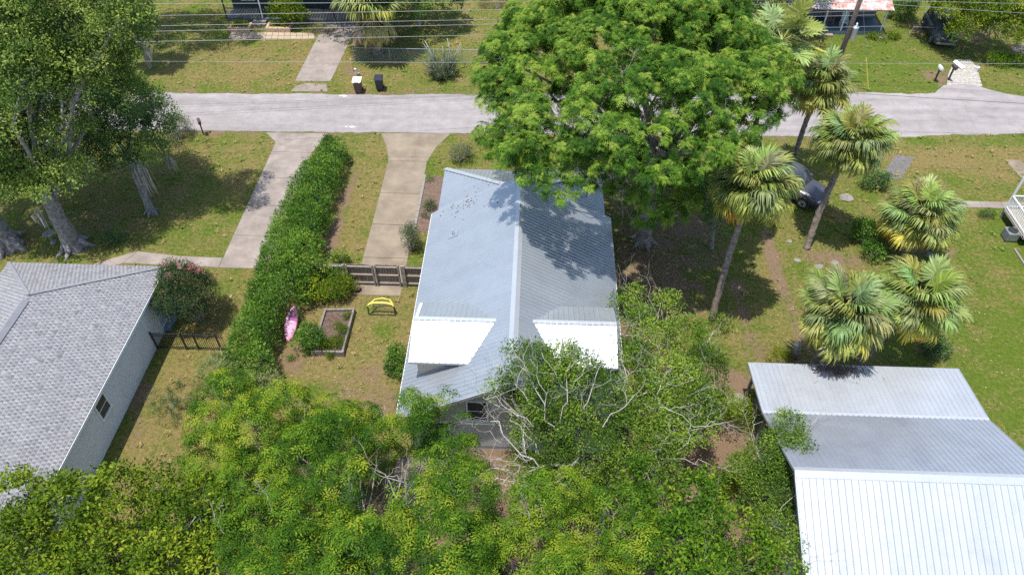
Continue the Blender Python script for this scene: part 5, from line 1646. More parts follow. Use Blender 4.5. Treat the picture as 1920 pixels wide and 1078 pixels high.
# ---------------------------------------------------------------- palms
pm, pnt, pb = _nodes('palm_frond')
oi = pnt.nodes.new('ShaderNodeObjectInfo')
pa = pnt.nodes.new('ShaderNodeAttribute'); pa.attribute_name = 'tint'
pr = ramp(pnt, [(0, (.55, .58, .55)), (1, (1.45, 1.42, 1.35))]); pnt.links.new(pa.outputs['Fac'], pr.inputs[0])
pc_ = mixrgb(pnt, 1.0, oi.outputs['Color'], pr.outputs[0], 'MULTIPLY')
pnt.links.new(pc_, pb.inputs['Base Color'])
pb.inputs['Roughness'].default_value = .5
pb.inputs['Specular IOR Level'].default_value = .3
pt = pnt.nodes.new('ShaderNodeBsdfTranslucent'); pnt.links.new(pc_, pt.inputs['Color'])
pmx = pnt.nodes.new('ShaderNodeMixShader'); pmx.inputs[0].default_value = .25
pnt.links.new(pb.outputs[0], pmx.inputs[1]); pnt.links.new(pt.outputs[0], pmx.inputs[2])
pnt.links.new(pmx.outputs[0], pnt.nodes['Material Output'].inputs[0])


def frond_mesh(seed, pet=.85, R=1.0, n=40, droop=.5, spreada=2.35, wid=.034, fold=.25, curl=1.0):
    r = np.random.RandomState(seed)
    V, F, T = [], [], []

    def add(q, t):
        k = len(V)
        V.extend(q)
        F.append(tuple(range(k, k + len(q))))
        T.extend([t] * len(q))
    for a, b in ((0, .5), (.5, 1)):                       # leaf stalk
        p0, p1 = np.array([pet * a, 0, -.05 * a * a]), np.array([pet * b, 0, -.05 * b * b])
        w0, w1 = .028 - .01 * a, .028 - .01 * b
        add([p0 + [0, -w0, 0], p1 + [0, -w1, 0], p1 + [0, 0, -.03], p0 + [0, 0, -.03]], .75)
        add([p0 + [0, w0, 0], p1 + [0, w1, 0], p1 + [0, 0, -.03], p0 + [0, 0, -.03]], .75)
        add([p0 + [0, -w0, 0], p0 + [0, w0, 0], p1 + [0, w1, 0], p1 + [0, -w1, 0]], .85)
    for i in range(n):
        s = (i + .5) / n * 2 - 1
        a = s * spreada + r.normal() * .05
        cst = .5 * (1 - abs(s)) * R                       # the rib runs into the blade and bends down
        p = np.array([pet + cst * .85, 0, -.05 - .45 * cst * cst])
        L = R * (1 - .25 * abs(s)) * r.uniform(.85, 1.12) - cst * .4
        el = fold * (.35 + .65 * abs(s)) - .5 * cst + r.normal() * .05
        tt = r.uniform(.1, 1.0)
        prev = None
        dr = droop * r.uniform(.7, 1.35)
        tw = r.normal() * .1
        nseg = 5
        for k in range(nseg + 1):
            t = k / nseg
            w_ = wid * (0.55, 1.0, 1.0, .8, .5, .08)[k] * R
            d = np.array([math.cos(a) * math.cos(el), math.sin(a) * math.cos(el), math.sin(el)])
            sd = np.array([-math.sin(a), math.cos(a), tw * t])
            cur = (p + sd * w_ + [0, 0, .01 * (i % 2)], p - sd * w_ - [0, 0, .01 * (i % 2)])
            if prev: add([prev[0], prev[1], cur[1], cur[0]], tt)
            prev = cur
            p = p + d * L / nseg
            el -= dr * (0.1, .35, .75, .9, .6, 0)[k] * curl
            el = max(el, -1.5)
    me = bpy.data.meshes.new('frond')
    me.from_pydata([tuple(v) for v in V], [], F)
    at_ = me.attributes.new('tint', 'FLOAT', 'POINT')
    at_.data.foreach_set('value', np.array(T, dtype=np.float32))
    me.materials.append(pm)
    return me


SAB = [frond_mesh(i, .72 + .1 * (i % 3), 1.12, 40, .62 + .14 * i) for i in range(5)]
FAN = [frond_mesh(20 + i, 1.0, .95, 30, .15, 2.2, .062, .35) for i in range(2)]
DEAD = [frond_mesh(30 + i, .6, .95, 26, 1.2, 1.0, .03, .0) for i in range(2)]
GRN = (.135, .170, .036); GRY = (.215, .255, .105); YEL = (.36, .30, .035); ORA = (.46, .20, .02); BRN = (.25, .155, .09)


def palm(label, base, crown, scale, nf, seed, trunk_r=.17, yellow=.35, dead=.12, kind='sabal', tone=1.0, elo=-.85, group='cabbage palms', skirt=None):
    r = random.Random(seed)
    base, crown = Vector((base[0], base[1], 0)), Vector(crown)
    t = thing('palm_tree', label, 'palm tree', tuple(base), 0, group)
    n = 30
    pts, rads = [], []
    for k in range(n + 1):
        s = k / n
        p = base.lerp(crown, s)
        p.z = -.1 + (crown.z + .1) * s
        bow = math.sin(math.pi * s) * .04 * crown.z
        p.x -= bow * .4
        p.x += r.gauss(0, .012); p.y += r.gauss(0, .012)
        pts.append(p); rads.append(trunk_r * (1.3 if k == 0 else (1.0 - .12 * s) * (1.06 if k % 2 else .95) * r.uniform(.97, 1.03)))
    wb(MB().tube(pts, rads, 10), 'trunk', M['palmbark'], t, True)
    # old leaf bases under the crown
    bt = MB()
    for k in range(26):
        a = k * 2.4; z = crown.z - .1 - (k % 9) * .09
        c = base.lerp(crown, z / crown.z)
        d = Vector((math.cos(a), math.sin(a), .9)).normalized()
        p0 = Vector((c.x, c.y, z - .15)) + Vector((math.cos(a), math.sin(a), 0)) * trunk_r * .8
        bt.tube([p0, p0 + d * .32], [.045, .02], 4)
    wb(bt, 'leaf_bases', M['palmbark'], t)
    meshes = {'sabal': SAB, 'fan': FAN}[kind]
    for k in range(nf):
        s = (k + .5) / nf
        az = k * 2.39996 + r.uniform(-.25, .25)
        el = 1.35 - (1.35 - elo) * s ** .8 + r.uniform(-.12, .12)
        isdead = s > 1 - dead
        me = DEAD[k % 2] if isdead else meshes[r.randrange(len(meshes))]
        o = bpy.data.objects.new('dead_frond' if isdead else 'frond', me)
        COL.objects.link(o)
        o.parent = t
        o.location = crown - base + Vector((math.cos(az), math.sin(az), 0)) * trunk_r * .5 + Vector((0, 0, .12 * (1 - s) - (.25 if isdead else 0)))
        if isdead: el = r.uniform(*skirt) if skirt else r.uniform(-1.35, -.9)
        o.rotation_euler = (r.uniform(-.25, .25), -el, az)
        sz = scale * r.uniform(.85, 1.1) * (1.0 if not isdead else (.95 if skirt else .8))
        o.scale = (sz, sz, sz)
        if isdead: c = ((.42, .31, .21) if r.random() < .6 else (.34, .28, .10)) if skirt else (BRN if r.random() < .75 else ORA)
        else:
            y = max(0.0, (s - (1 - yellow)) / max(yellow, .01)) * r.uniform(.5, 1.5)
            if s > .8 and r.random() < .12: y = 2.0
            g = tuple(a_ + (b_ - a_) * r.random() * (1 - s) for a_, b_ in zip(GRN, GRY))
            c = tuple(a_ + (b_ - a_) * min(1, y) for a_, b_ in zip(g, YEL)) if y < 1.9 else ORA
        v = tone * 1.18 * r.uniform(.85, 1.15)
        o.color = (c[0] * v, c[1] * v, c[2] * v, 1)
    return t


b1, b2 = at(1335, 599), at(1512, 465)
palm('tall slender palm nearest the metal-roofed house', b1, at(1412, 350, 8.0), 1.04, 66, 1, .17, .55, .16)
palm('leaning palm in front of the grey car, bushy drooping crown', b2, at(1594, 268, 6.4), 1.12, 70, 2, .19, .4, .2)
c3 = at(1726, 405, 2.6)
palm('short broad blue-green palm with fronds close to the lawn', (c3.x, c3.y), c3, 1.12, 64, 3, .22, .45, .03, tone=1.1, elo=-.5)
c4 = at(1582, 585, 5.0)
palm('left one of the twin palms behind the garage', (13.55, 22.3), c4, 1.08, 62, 4, .18, .6, .06)
c5 = at(1722, 560, 4.6)
palm('right one of the twin palms behind the garage, leaning trunk', (15.9, 22.9), c5, 1.05, 62, 5, .18, .5, .06)
c6 = at(1538, 160, 6.2)
palm('yellowing palm between the leaning palm and the utility pole', (c6.x - .2, c6.y - .3), c6, 1.1, 60, 6, .17, .75, .22)
c7 = at(1466, 78, 9.4)
palm('young fan palm with broad stiff leaves poking out of the great tree', (c7.x, c7.y), c7, 1.25, 20, 7, .15, .5, .15, kind='fan', tone=1.25, group='fan palms', elo=-.6)
c8 = at(697, 24, 3.4)
palm('palm with a thick skirt of dead fronds across the street', (c8.x, c8.y), c8, 1.7, 104, 8, .3, .75, .48, tone=1.15, elo=-.05, skirt=(-1.0, -.45))
b9 = at(283, 128); c9 = at(248, -8, 5.6)
palm('palm at the top edge left of the dark green house', b9, (b9.x - .2, b9.y, 5.8), 1.1, 36, 9, .17, .6, .2)

# ---------------------------------------------------------------- wooden fence and gate
FYL = at(700, 535).y
gxl, gxm, gxr = at(655, 535).x, at(707, 535).x, at(757, 535).x


def fence_run(name, label, x0, x1, posts, boards, rails=(.22, .82, 1.42), cat='fence', group=None, h=1.55, diag=False):
    t = thing(name, label, cat, ((x0 + x1) / 2, FYL, 0), 0, group)
    c = (x0 + x1) / 2
    n = max(2, int((x1 - x0) / .145))
    wd = (x1 - x0) / n
    protos = []
    for k in range(n):
        hh = h + rnd.uniform(-.03, .03)
        dy = rnd.uniform(-.006, .006)
        MB().box(-wd / 2 + .005, wd / 2 - .005, .02, .042, .06, hh).build('board', M[boards], t, local=(x0 + wd * (k + .5) - c, dy, 0))
    for z in rails: MB().box(x0 - c + .01, x1 - c - .01, -.03, .012, z - .045, z + .045).build('rail', M['wood_rail'], t)
    for (x, wdt) in posts: MB().box(x - c - wdt / 2, x - c + wdt / 2, -.09, -.032, 0, h + .05).build('post', M['wood_grey'], t)
    return t


fence_run('wooden_fence', 'weathered wooden fence section half hidden by shrubs and vine', -13.0, gxl - .06, [(-12.9, .1), (-11.4, .1), (gxl - .12, .11)], 'wood_grey')
fence_run('wooden_gate', 'left leaf of the brown wooden driveway gate', gxl, gxm - .02, [(gxl + .05, .07), (gxm - .07, .07)], 'wood_brown', cat='gate', group='gate leaves')
fence_run('wooden_gate', 'right leaf of the brown wooden driveway gate', gxm + .02, gxr - .1, [(gxm + .07, .07), (gxr - .15, .07)], 'wood_brown', cat='gate', group='gate leaves')
fence_run('wooden_fence', 'short wooden fence section between the gate and the metal-roofed house', gxr + .02, -5.2, [(gxr + .1, .22)], 'wood_brown')

# ---------------------------------------------------------------- black metal fence
bx0, bx1, by = -19.0, at(418, 655).x, at(350, 655).y
bf = thing('metal_fence', 'black metal picket fence between the shingled house and the hedge', 'fence', (bx0, by, 0))
W_ = bx1 - bx0 + .3
for z in (.15, 1.02, 1.18): MB().box(0, W_, -.018, .018, z - .018, z + .018).build('rail', M['black_metal'], bf)
for x in (0.03, 1.55, 2.15, 3.3):
    if x < W_: MB().box(x - .03, x + .03, -.03, .03, 0, 1.28).build('post', M['black_metal'], bf)
k = 0.12
pk = MB().box(-.009, .009, -.009, .009, .08, 1.2).build('picket', M['black_metal'], bf, local=(k, 0, 0))
while k < W_ - .1:
    k += .105
    inst(pk, bf, (k, 0, 0))

# ---------------------------------------------------------------- chain-link fence across the street
cy_ = at(800, 118).y
cx0, cx1 = at(664, 118).x, at(935, 118).x
lf = thing('chain_link_fence', 'low galvanised chain-link fence behind the two bins', 'fence', (cx0, cy_, 0))
W_ = cx1 - cx0
MB().tube([(0, 0, 1.15), (W_, 0, 1.15)], .022, 6).build('top_rail', M['galv'], lf)
for k in range(5): MB().tube([(W_ * k / 4, 0, 0), (W_ * k / 4, 0, 1.2)], .028, 7).build('post', M['galv'], lf)
nm = MB()
s = .13
for k in range(-10, int(W_ / s)):
    for sg in (1, -1):
        a = max(k * s, 0) if sg == 1 else None
        x0_, z0_, x1_, z1_ = (k * s, 0, k * s + 1.12, 1.12) if sg == 1 else (k * s, 1.12, k * s + 1.12, 0)
        if x0_ < 0:
            z0_ += (-x0_) * sg; x0_ = 0
        if x1_ > W_:
            z1_ -= (x1_ - W_) * sg; x1_ = W_
        if x1_ > x0_: nm.tube([(x0_, .005 * sg, z0_ + .02), (x1_, .005 * sg, z1_ + .02)], .004, 3, False)
o = nm.build('wire_mesh', M['galv'], lf); o['kind'] = 'stuff'
p0, p1 = at(1703, 75), at(1990, 82)
lf = thing('chain_link_fence', 'chain-link fence rail in front of the dark old car', 'fence', tuple(p0))
p1 = p1 - p0
MB().tube([(0, 0, 1.1), tuple(p1 + Vector((0, 0, 1.1)))], .022, 6).build('top_rail', M['galv'], lf)
for k in range(6): q = p1 * (k / 5); MB().tube([tuple(q), tuple(q + Vector((0, 0, 1.15)))], .028, 7).build('post', M['galv'], lf)

# ---------------------------------------------------------------- bins
def bin_(label, loc, rz, body, lid):
    t = thing('wheelie_bin', label, 'bin', loc, rz, 'bins at the kerb')
    b = MB()
    lv = [(.06, .23, .24), (.12, .24, .26), (.9, .29, .34), (.96, .31, .37), (1.0, .31, .37)]
    k0 = len(b.v)
    for (z, hx, hy) in lv:
        c = .06
        for (x, y) in ((-hx + c, -hy), (hx - c, -hy), (hx, -hy + c), (hx, hy - c), (hx - c, hy), (-hx + c, hy), (-hx, hy - c), (-hx, -hy + c)): b.v.append((x, y, z))
    for i in range(len(lv) - 1):
        for q in range(8): b.f.append((k0 + i * 8 + q, k0 + i * 8 + (q + 1) % 8, k0 + (i + 1) * 8 + (q + 1) % 8, k0 + (i + 1) * 8 + q))
    b.f.append(tuple(k0 + 7 - q for q in range(8)))
    b.f.append(tuple(k0 + (len(lv) - 1) * 8 + q for q in range(8)))
    b.build('body', body, t)
    l = MB()
    l.slabpoly([(-.33, -.4, 1.01), (.33, -.4, 1.01), (.33, .34, 1.05), (-.33, .34, 1.05)], (0, 0, .03))
    l.slabpoly([(-.27, -.34, 1.042), (.27, -.34, 1.042), (.27, .28, 1.082), (-.27, .28, 1.082)], (0, 0, .035))
    lo_ = l.build('lid', lid, t, bevel=.012)
    for sx in (-.2, .2): MB().box(sx - .05, sx + .05, -.45, -.38, .985, 1.03).build('lid_grip', lid, lo_)
    MB().tube([(-.26, .36, .98), (-.26, .46, 1.0), (.26, .46, 1.0), (.26, .36, .98)], .02, 6).build('handle', body, t)
    for sx in (-.27, .27):
        w_ = MB(); w_.tube([(sx - .03, .28, .13), (sx + .03, .28, .13)], .13, 14); w_.build('wheel', M['black_plastic'], t)
    MB().tube([(-.27, .28, .13), (.27, .28, .13)], .015, 6).build('axle', M['galv'], t)
    return t


q = at(673, 173); bin_('brown wheeled bin with a cream lid at the road edge', (q.x, q.y, 0), .04, M['brown_plastic'], M['cream_plastic'])
q = at(713, 169); bin_('black wheeled bin with a black lid on the far verge', (q.x, q.y, 0), .08, M['black_plastic'], M['black_plastic'])
q = at(661, 134)
yp = thing('marker_post', 'yellow utility marker post behind the cream-lidded bin', 'post', (q.x, q.y, 0))
MB().tube([(0, 0, 0), (0, 0, 1.0)], .05, 8).build('tube', M['post_yellow'], yp)
MB().lathe([(.05, 1.0), (.055, 1.02), (.04, 1.06), (.0, 1.08)], 8).build('cap', M['post_yellow'], yp)
q = at(669, 148)
yp = thing('meter_riser', 'short white pipe riser just behind the cream-lidded bin', 'pipe', (q.x, q.y, 0))
MB().tube([(0, 0, 0), (0, 0, .75)], .035, 8).build('pipe', M['white'], yp)
MB().lathe([(.06, .75), (.07, .78), (.06, .84), (.02, .86)], 8).build('cap', M['white'], yp)
MB().box(.05, .3, -.1, .1, 0, .5).build('meter_box', M['stone'], yp, bevel=.02)


# ---------------------------------------------------------------- mailboxes
def mailbox(label, base, rz, boxm, postm, h=1.05):
    t = thing('mailbox', label, 'mailbox', (base.x, base.y, 0), rz, 'kerbside mailboxes')
    MB().box(-.05, .05, -.05, .05, 0, h).build('post', postm, t)
    MB().box(-.04, .04, -.3, .25, h - .08, h).build('arm', postm, t)
    b = MB()
    pr_ = [(-.1, 0), (.1, 0), (.1, .13)] + [(.1 * math.cos(a), .13 + .1 * math.sin(a)) for a in (.4, .8, 1.2, 1.57, 1.95, 2.35, 2.75)] + [(-.1, .13)]
    b.slabpoly([(x, -.3, h + z) for (x, z) in pr_], (0, .55, 0))
    bo_ = b.build('box', boxm, t)
    MB().box(-.09, .09, -.325, -.302, h + .02, h + .19).build('door', boxm, t)
    MB().box(.102, .115, -.1, -.05, h + .05, h + .25).build('flag', M['terracotta'], t)
    return t


mailbox('dark brown mailbox on a leaning post at the near verge', at(382, 253), .5, M['brown_plastic'], M['pole'], 1.0)
mailbox('white-topped mailbox on a dark post, left of the far pair', at(1752, 153), 0, M['white'], M['black_metal'])
mailbox('brown mailbox on a dark post, right of the far pair', at(1778, 151), .1, M['brown_plastic'], M['black_metal'])
q = at(1797, 125)
sb_ = thing('leaning_board', 'white board lying on the gravel behind the mailboxes', 'board', (q.x, q.y, 0), .5)
MB().slabpoly([(-.22, -.45, .05), (.22, -.45, .05), (.22, .45, .22), (-.22, .45, .22)], (0, 0, .03)).build('panel', M['white'], sb_)
MB().box(-.2, .2, .38, .42, 0, .2).build('prop', M['wood_grey'], sb_)
q = at(1829, 134)
bk = thing('bucket', 'white bucket standing on the gravel drive', 'bucket', (q.x, q.y, 0))
MB().lathe([(.14, 0), (.17, .33), (.18, .34), (.18, .37), (.15, .37), (.14, .1)], 14).build('shell', M['white'], bk)
MB().tube([(-.17, 0, .34), (-.14, .1, .44), (0, .14, .48), (.14, .1, .44), (.17, 0, .34)], .01, 5).build('handle', M['galv'], bk)

# ---------------------------------------------------------------- utility pole
pb_ = at(1553, 168)
UP = thing('utility_pole', 'tall dark wooden utility pole with a grey transformer', 'utility pole', (pb_.x, pb_.y, 0))
MB().tube([(0, 0, -.2), (.05, 0, 5), (.1, 0, 10.4)], [.19, .165, .13], 12).build('shaft', M['pole'], UP, True)
MB().box(-1.1, 1.3, -.06, .06, 9.5, 9.62).build('crossarm', M['pole'], UP)
for k, x in enumerate((-1.0, -.5, .7, 1.2)): MB().lathe([(.03, 0), (.06, .03), (.03, .07), (.06, .1), (.03, .14), (.02, .18)], 10, (x, 0, 9.62)).build('insulator', M['stone'], UP)
tz = aty(1603, 62, pb_.y).z
tr_ = MB().lathe([(.0, 0), (.2, 0), (.22, .04), (.22, .82), (.24, .84), (.24, .9), (.12, .96), (0, .97)], 16, (.38, -.05, tz - .45)).build('transformer', M['galv'], UP, True)
MB().lathe([(.05, 0), (.07, .04), (.04, .1), (.07, .14), (.03, .24)], 10, (.42, -.02, tz + .5)).build('bushing', M['white'], tr_)
for z in (tz - .2, tz + .25): MB().box(.1, .2, -.05, .05, z, z + .06).build('bracket', M['galv'], UP)
MB().tube([(.17, -.03, 0.2), (.19, -.03, 6)], .03, 6).build('conduit', M['galv'], UP)
ga_ = at(1628, 170)
gw_ = thing('guy_wire', 'guy wire with a pale guard anchored beside the utility pole', 'guy wire', tuple(ga_))
tp_ = Vector((pb_.x + .08, pb_.y, 7.2)) - ga_
MB().tube([(0, 0, 0), tuple(tp_)], .012, 5).build('cable', M['wire'], gw_)
MB().tube([tuple(tp_ * .02), tuple(tp_ * .36)], .035, 6).build('guard', M['yellow'], gw_)

# ---------------------------------------------------------------- overhead wires
def wire(label, a, b, sag, m='wire', r=.013, group='overhead wires'):
    a, b = Vector(a), Vector(b)
    n = 24
    pts = []
    for k in range(n + 1):
        t = k / n
        p = a.lerp(b, t); p.z -= sag * 4 * t * (1 - t)
        pts.append(p)
    o = MB().tube([p - a for p in pts], r, 5, False).build('overhead_wire', M[m], None, True)
    o.location = a
    tag(o, label, 'wire', group)
    return o


def wire_px(label, pxa, pya, Ya, pxb, pyb, Yb, xl, xr, **kw):
    A, B = aty(pxa, pya, Ya), aty(pxb, pyb, Yb)
    f = lambda x: A + (B - A) * ((x - A.x) / (B.x - A.x))
    return wire(label, f(xl), f(xr), kw.pop('sag', .15), **kw)


wire_px('topmost overhead wire along the upper edge', 400, 3, 45.5, 960, 1, 47.5, -70, 23.6)
wire_px('second overhead wire from the top', 400, 24, 45.3, 960, 15, 47.5, -70, 23.6)
wire_px('third overhead wire from the top', 400, 43, 44.6, 960, 33, 47.3, -70, 23.7)
wire_px('fourth overhead wire from the top', 400, 53, 44.3, 960, 42, 47.1, -70, 23.7)
wire_px('fifth overhead wire from the top, just above the fence line', 400, 72, 40.6, 960, 62, 43.5, -70, 23.7)
wire_px('lowest thin overhead wire across the far lawn', 400, 112, 39.2, 760, 113, 39.2, -70, 70, r=.01)
wire_px('overhead wire right of the utility pole at the top edge', 1690, 10, 49.8, 1920, 23, 49.2, 23.8, 75)
wire_px('service wire running down to the right past the old car', 1700, 2, 50.2, 1920, 5, 50.4, 23.8, 75)
wire_px('dark cable sagging over the street on the right', 1620, 176, 44.0, 1920, 192, 44.0, 20, 75, m='wire_dark', r=.014)

# ---------------------------------------------------------------- stop sign, birdbath
q = at(76, 262)
ss = thing('stop_sign', 'red stop sign glimpsed through the oak leaves', 'sign', (q.x, q.y, 0), -.5)
MB().box(-.03, .03, -.02, .02, 0, 2.35).build('post', M['galv'], ss)
oc = [(.38 * math.cos(math.pi / 8 + k * math.pi / 4), .38 * math.sin(math.pi / 8 + k * math.pi / 4)) for k in range(8)]
MB().slabpoly([(x, -.03, 2.1 + z) for (x, z) in oc], (0, .008, 0)).build('panel', M['white'], ss)
pl_ = MB().slabpoly([(x * .93, -.035, 2.1 + z * .93) for (x, z) in oc], (0, .004, 0)).build('red_face', mat('sign_red', (.50, .02, .03), .5, var=.05), ss)
fc = bpy.data.curves.new('lettering', 'FONT'); fc.body = 'STOP'; fc.size = .27; fc.align_x = 'CENTER'; fc.align_y = 'CENTER'; fc.extrude = .002
tmp = bpy.data.objects.new('lettering', fc); COL.objects.link(tmp)
bpy.context.view_layer.update()
lme = bpy.data.meshes.new_from_object(tmp.evaluated_get(bpy.context.evaluated_depsgraph_get())); bpy.data.objects.remove(tmp)
lme.materials.clear(); lme.materials.append(M['white'])
fo = bpy.data.objects.new('lettering', lme); COL.objects.link(fo); fo.parent = ss; fo.location = (0, -.042, 2.1); fo.rotation_euler = (math.pi / 2, 0, 0)
q = at(101, 455)
bb_ = thing('birdbath', 'white stone birdbath in the oak shade', 'birdbath', (q.x, q.y, 0))
MB().lathe([(.2, 0), (.2, .05), (.12, .1), (.07, .2), (.07, .55), (.12, .6)], 14).build('pedestal', M['stone'], bb_, True)
MB().lathe([(.1, .6), (.3, .68), (.34, .72), (.31, .72), (.1, .65)], 18).build('bowl', M['stone'], bb_, True)

# ---------------------------------------------------------------- back garden
cs = [at(610, 581, .3), at(663, 580, .3), at(642, 660, .3), at(586, 658, .3)]
RB = thing('raised_bed', 'weathered timber raised garden bed with soil and vegetables', 'raised bed', tuple(at(625, 620)))
for i in range(4):
    a, b = cs[i], cs[(i + 1) % 4]
    for z in (.09, .26): wb(beam(MB(), (a.x, a.y, z), (b.x, b.y, z), .1, .165), 'timber', M['sleeper'], RB)
    wb(MB().box(a.x - .07, a.x + .07, a.y - .07, a.y + .07, 0, .37), 'corner_post', M['sleeper'], RB)
wb(MB().poly([(c.x, c.y, .2) for c in cs[::-1]]), 'soil', M['soil'], RB)
VE = [((630, 645), .55, .4, .5, 'vegetable clump filling the lower end of the raised bed'), ((612, 648), .4, .35, .45, 'leafy plant at the lower left corner of the raised bed'), ((645, 628), .3, .45, .4, 'leafy plant along the right side of the raised bed'), ((633, 612), .22, .2, .3, 'small green plant in the middle of the raised bed'), ((652, 592), .2, .2, .28, 'small plant in the top right corner of the raised bed')]
for i, ((px, py), rx_, ry_, h_, lab) in enumerate(VE):
    q = at(px, py, .3)
    bush('vegetable_plant', lab, (q.x, q.y), rx_, ry_, h_ + .25, 'small', 13, G_['bright'], 400 + i, .8, 'plants in the raised bed', (.45, .18), n=4, cat='plant')
# pink paddleboard leaning in the hedge
pbt = at(552, 574, 0.8); pbb = at(540, 640, 0.0)
PBD = thing('paddleboard', 'pink paddleboard propped against the hedge', 'paddleboard', tuple(pbb))
ax_ = (pbt - pbb); Lb = ax_.length
axn = ax_.normalized(); nrm = Vector((.55, -.6, .6)); nrm = (nrm - axn * nrm.dot(axn)).normalized(); sdn = axn.cross(nrm)
bd = MB(); sec = []
for k in range(13):
    t = k / 12
    wv_ = .34 * math.sin(math.pi * min(1, max(0, .03 + t * .95))) ** .6
    c = axn * (Lb * t) + nrm * (.08 * (2 * t - 1) ** 2)
    sec.append([c - sdn * wv_, c - sdn * wv_ * .7 + nrm * .05, c + sdn * wv_ * .7 + nrm * .05, c + sdn * wv_, c + sdn * wv_ * .7 - nrm * .05, c - sdn * wv_ * .7 - nrm * .05])
for s_ in sec: bd.v += [tuple(v) for v in s_]
for k in range(12):
    for q_ in range(6): bd.f.append((k * 6 + q_, k * 6 + (q_ + 1) % 6, (k + 1) * 6 + (q_ + 1) % 6, (k + 1) * 6 + q_))
bd.f.append((5, 4, 3, 2, 1, 0)); bd.f.append(tuple(72 + i for i in range(6)))
bd.build('hull', mat('pink_gelcoat', (.60, .16, .34), .4, var=.25, scale=1.5, c2=(.78, .42, .55)), PBD, True)
pd = MB()
for k in range(7, 11):
    for (a, b) in ((k, k + 1),):
        pd.quad(*[sec[a][1] + nrm * .006, sec[a][2] + nrm * .006, sec[b][2] + nrm * .006, sec[b][1] + nrm * .006])
pd.build('deck_pad', mat('plum_foam', (.36, .10, .28), .8, var=.15), PBD)
# yellow / goal frame
gl = [at(690, 588), at(742, 588)]
g0 = at(692, 590); g1 = at(741, 592)
GF = thing('play_goal', 'small play goal with a yellow top bar and black legs on the grass', 'play goal', tuple(g0))
wv_ = (g1 - g0).x
tube_y = [(0, .05, .62), (.1, .12, .72), (.33, .15, .78), (wv_ * .5, .15, .80), (wv_ - .33, .15, .78), (wv_ - .1, .12, .72), (wv_, .05, .62)]
MB().tube(tube_y, .05, 8).build('top_bar', M['yellow'], GF, True)
MB().tube([(.3, .55, .62), (wv_ * .5, .62, .66), (wv_ - .3, .55, .62)], .035, 7).build('rear_bar', M['yellow'], GF, True)
for x in (0, wv_):
    MB().tube([(x, .05, .62), (x, 0, .02)], .032, 7).build('leg', M['black_metal'], GF)
    MB().tube([(x, .05, .64), (abs(x - .3), .55, .62)], .035, 7).build('side_bar', M['yellow'], GF)
    MB().tube([(abs(x - .3), .55, .62), (abs(x - .15), .5, .02)], .022, 6).build('leg', M['black_metal'], GF)
MB().tube([(0, 0, .03), (wv_, 0, .03)], .028, 6).build('ground_bar', M['black_metal'], GF)
nt_ = MB()
for k in range(12): x = wv_ * (k + .5) / 12; nt_.tube([(x, .14, .75), (x, .5, .03)], .004, 3, False)
for k in range(6): z = .1 + k * .11; y = .5 - (z - .03) * .5; nt_.tube([(.05, y, z), (wv_ - .05, y, z)], .004, 3, False)
nt_.build('net', M['galv'], GF)


def potted(label, base, r_, h, m, style, leafm, seed, size=.5, hh=.5):
    t = thing('potted_plant', label, 'potted plant', (base.x, base.y, 0))
    MB().lathe([(r_ * .7, 0), (r_, h * .9), (r_ * 1.08, h * .9), (r_ * 1.08, h), (r_ * .9, h), (r_ * .85, h * .85)], 14).build('pot', m, t, True)
    rr2 = np.random.RandomState(seed)
    P = np.array([[base.x + rr2.normal() * r_ * .6, base.y + rr2.normal() * r_ * .6, h + abs(rr2.normal()) * hh * .5] for _ in range(10)])
    foliage('foliage', t, P, np.tile([0, 0, 1.0], (10, 1)), style, leafm, seed, size, (.5, .15))
    return t


potted('brown pot with a small plant at the foot of the gate', at(670, 545), .2, .28, mat('brown_pot', (.16, .08, .05), .6, var=.2), 'small', G_['pale'], 501, .45, .6)
potted('terracotta pot on the patio, left', at(695, 905), .28, .4, M['terracotta'], 'small', G_['vine'], 503, .5, .4)
potted('terracotta pot on the patio under the tree gap', at(690, 868), .24, .36, M['terracotta'], 'small', G_['vine'], 504, .5, .4)
potted('pale stone pot on the patio beside the terracotta ones', at(735, 915), .3, .45, M['stone'], 'small', G_['pale'], 505, .5, .4)
# grey bench box and blue-white cooler half seen at the thicket edge
q = at(655, 800)
GB = thing('storage_box', 'dark grey storage box at the edge of the back lawn', 'storage box', (q.x, q.y, 0), .05)
MB().box(-.85, .6, -.3, .3, .05, .5).build('body', mat('charcoal', (.06, .06, .066), .6, var=.2), GB, bevel=.03)
MB().box(-.88, .63, -.33, .33, .5, .56).build('lid', mat('charcoal_lid', (.075, .07, .074), .6, var=.2), GB, bevel=.02)
q = at(618, 800)
GB = thing('cooler_box', 'blue and white cooler box beside the dark storage box', 'cooler', (q.x, q.y, 0), .4)
MB().box(-.35, .35, -.22, .22, 0, .36).build('body', mat('cooler_blue', (.28, .42, .58), .5, var=.15), GB, bevel=.03)
MB().box(-.37, .37, -.24, .24, .36, .43).build('lid', M['white'], GB, bevel=.02)
q = at(552, 1052, .5)
RC = thing('garden_cart', 'faded red garden cart glimpsed through the near leaves', 'cart', (q.x, q.y, 0), 1.3)
redm = mat('faded_red', (.46, .10, .11), .6, var=.25, scale=3)
ct = MB(); ct.slabpoly([(-.55, -.35, .35), (.55, -.35, .35), (.65, -.42, .75), (-.65, -.42, .75)], (0, .02, 0)); ct.slabpoly([(-.55, .35, .35), (.55, .35, .35), (.65, .42, .75), (-.65, .42, .75)], (0, -.02, 0)); ct.slabpoly([(-.55, -.35, .35), (-.55, .35, .35), (-.65, .42, .75), (-.65, -.42, .75)], (.02, 0, 0)); ct.slabpoly([(.55, -.35, .35), (.55, .35, .35), (.65, .42, .75), (.65, -.42, .75)], (-.02, 0, 0)); ct.box(-.55, .55, -.35, .35, .33, .36)
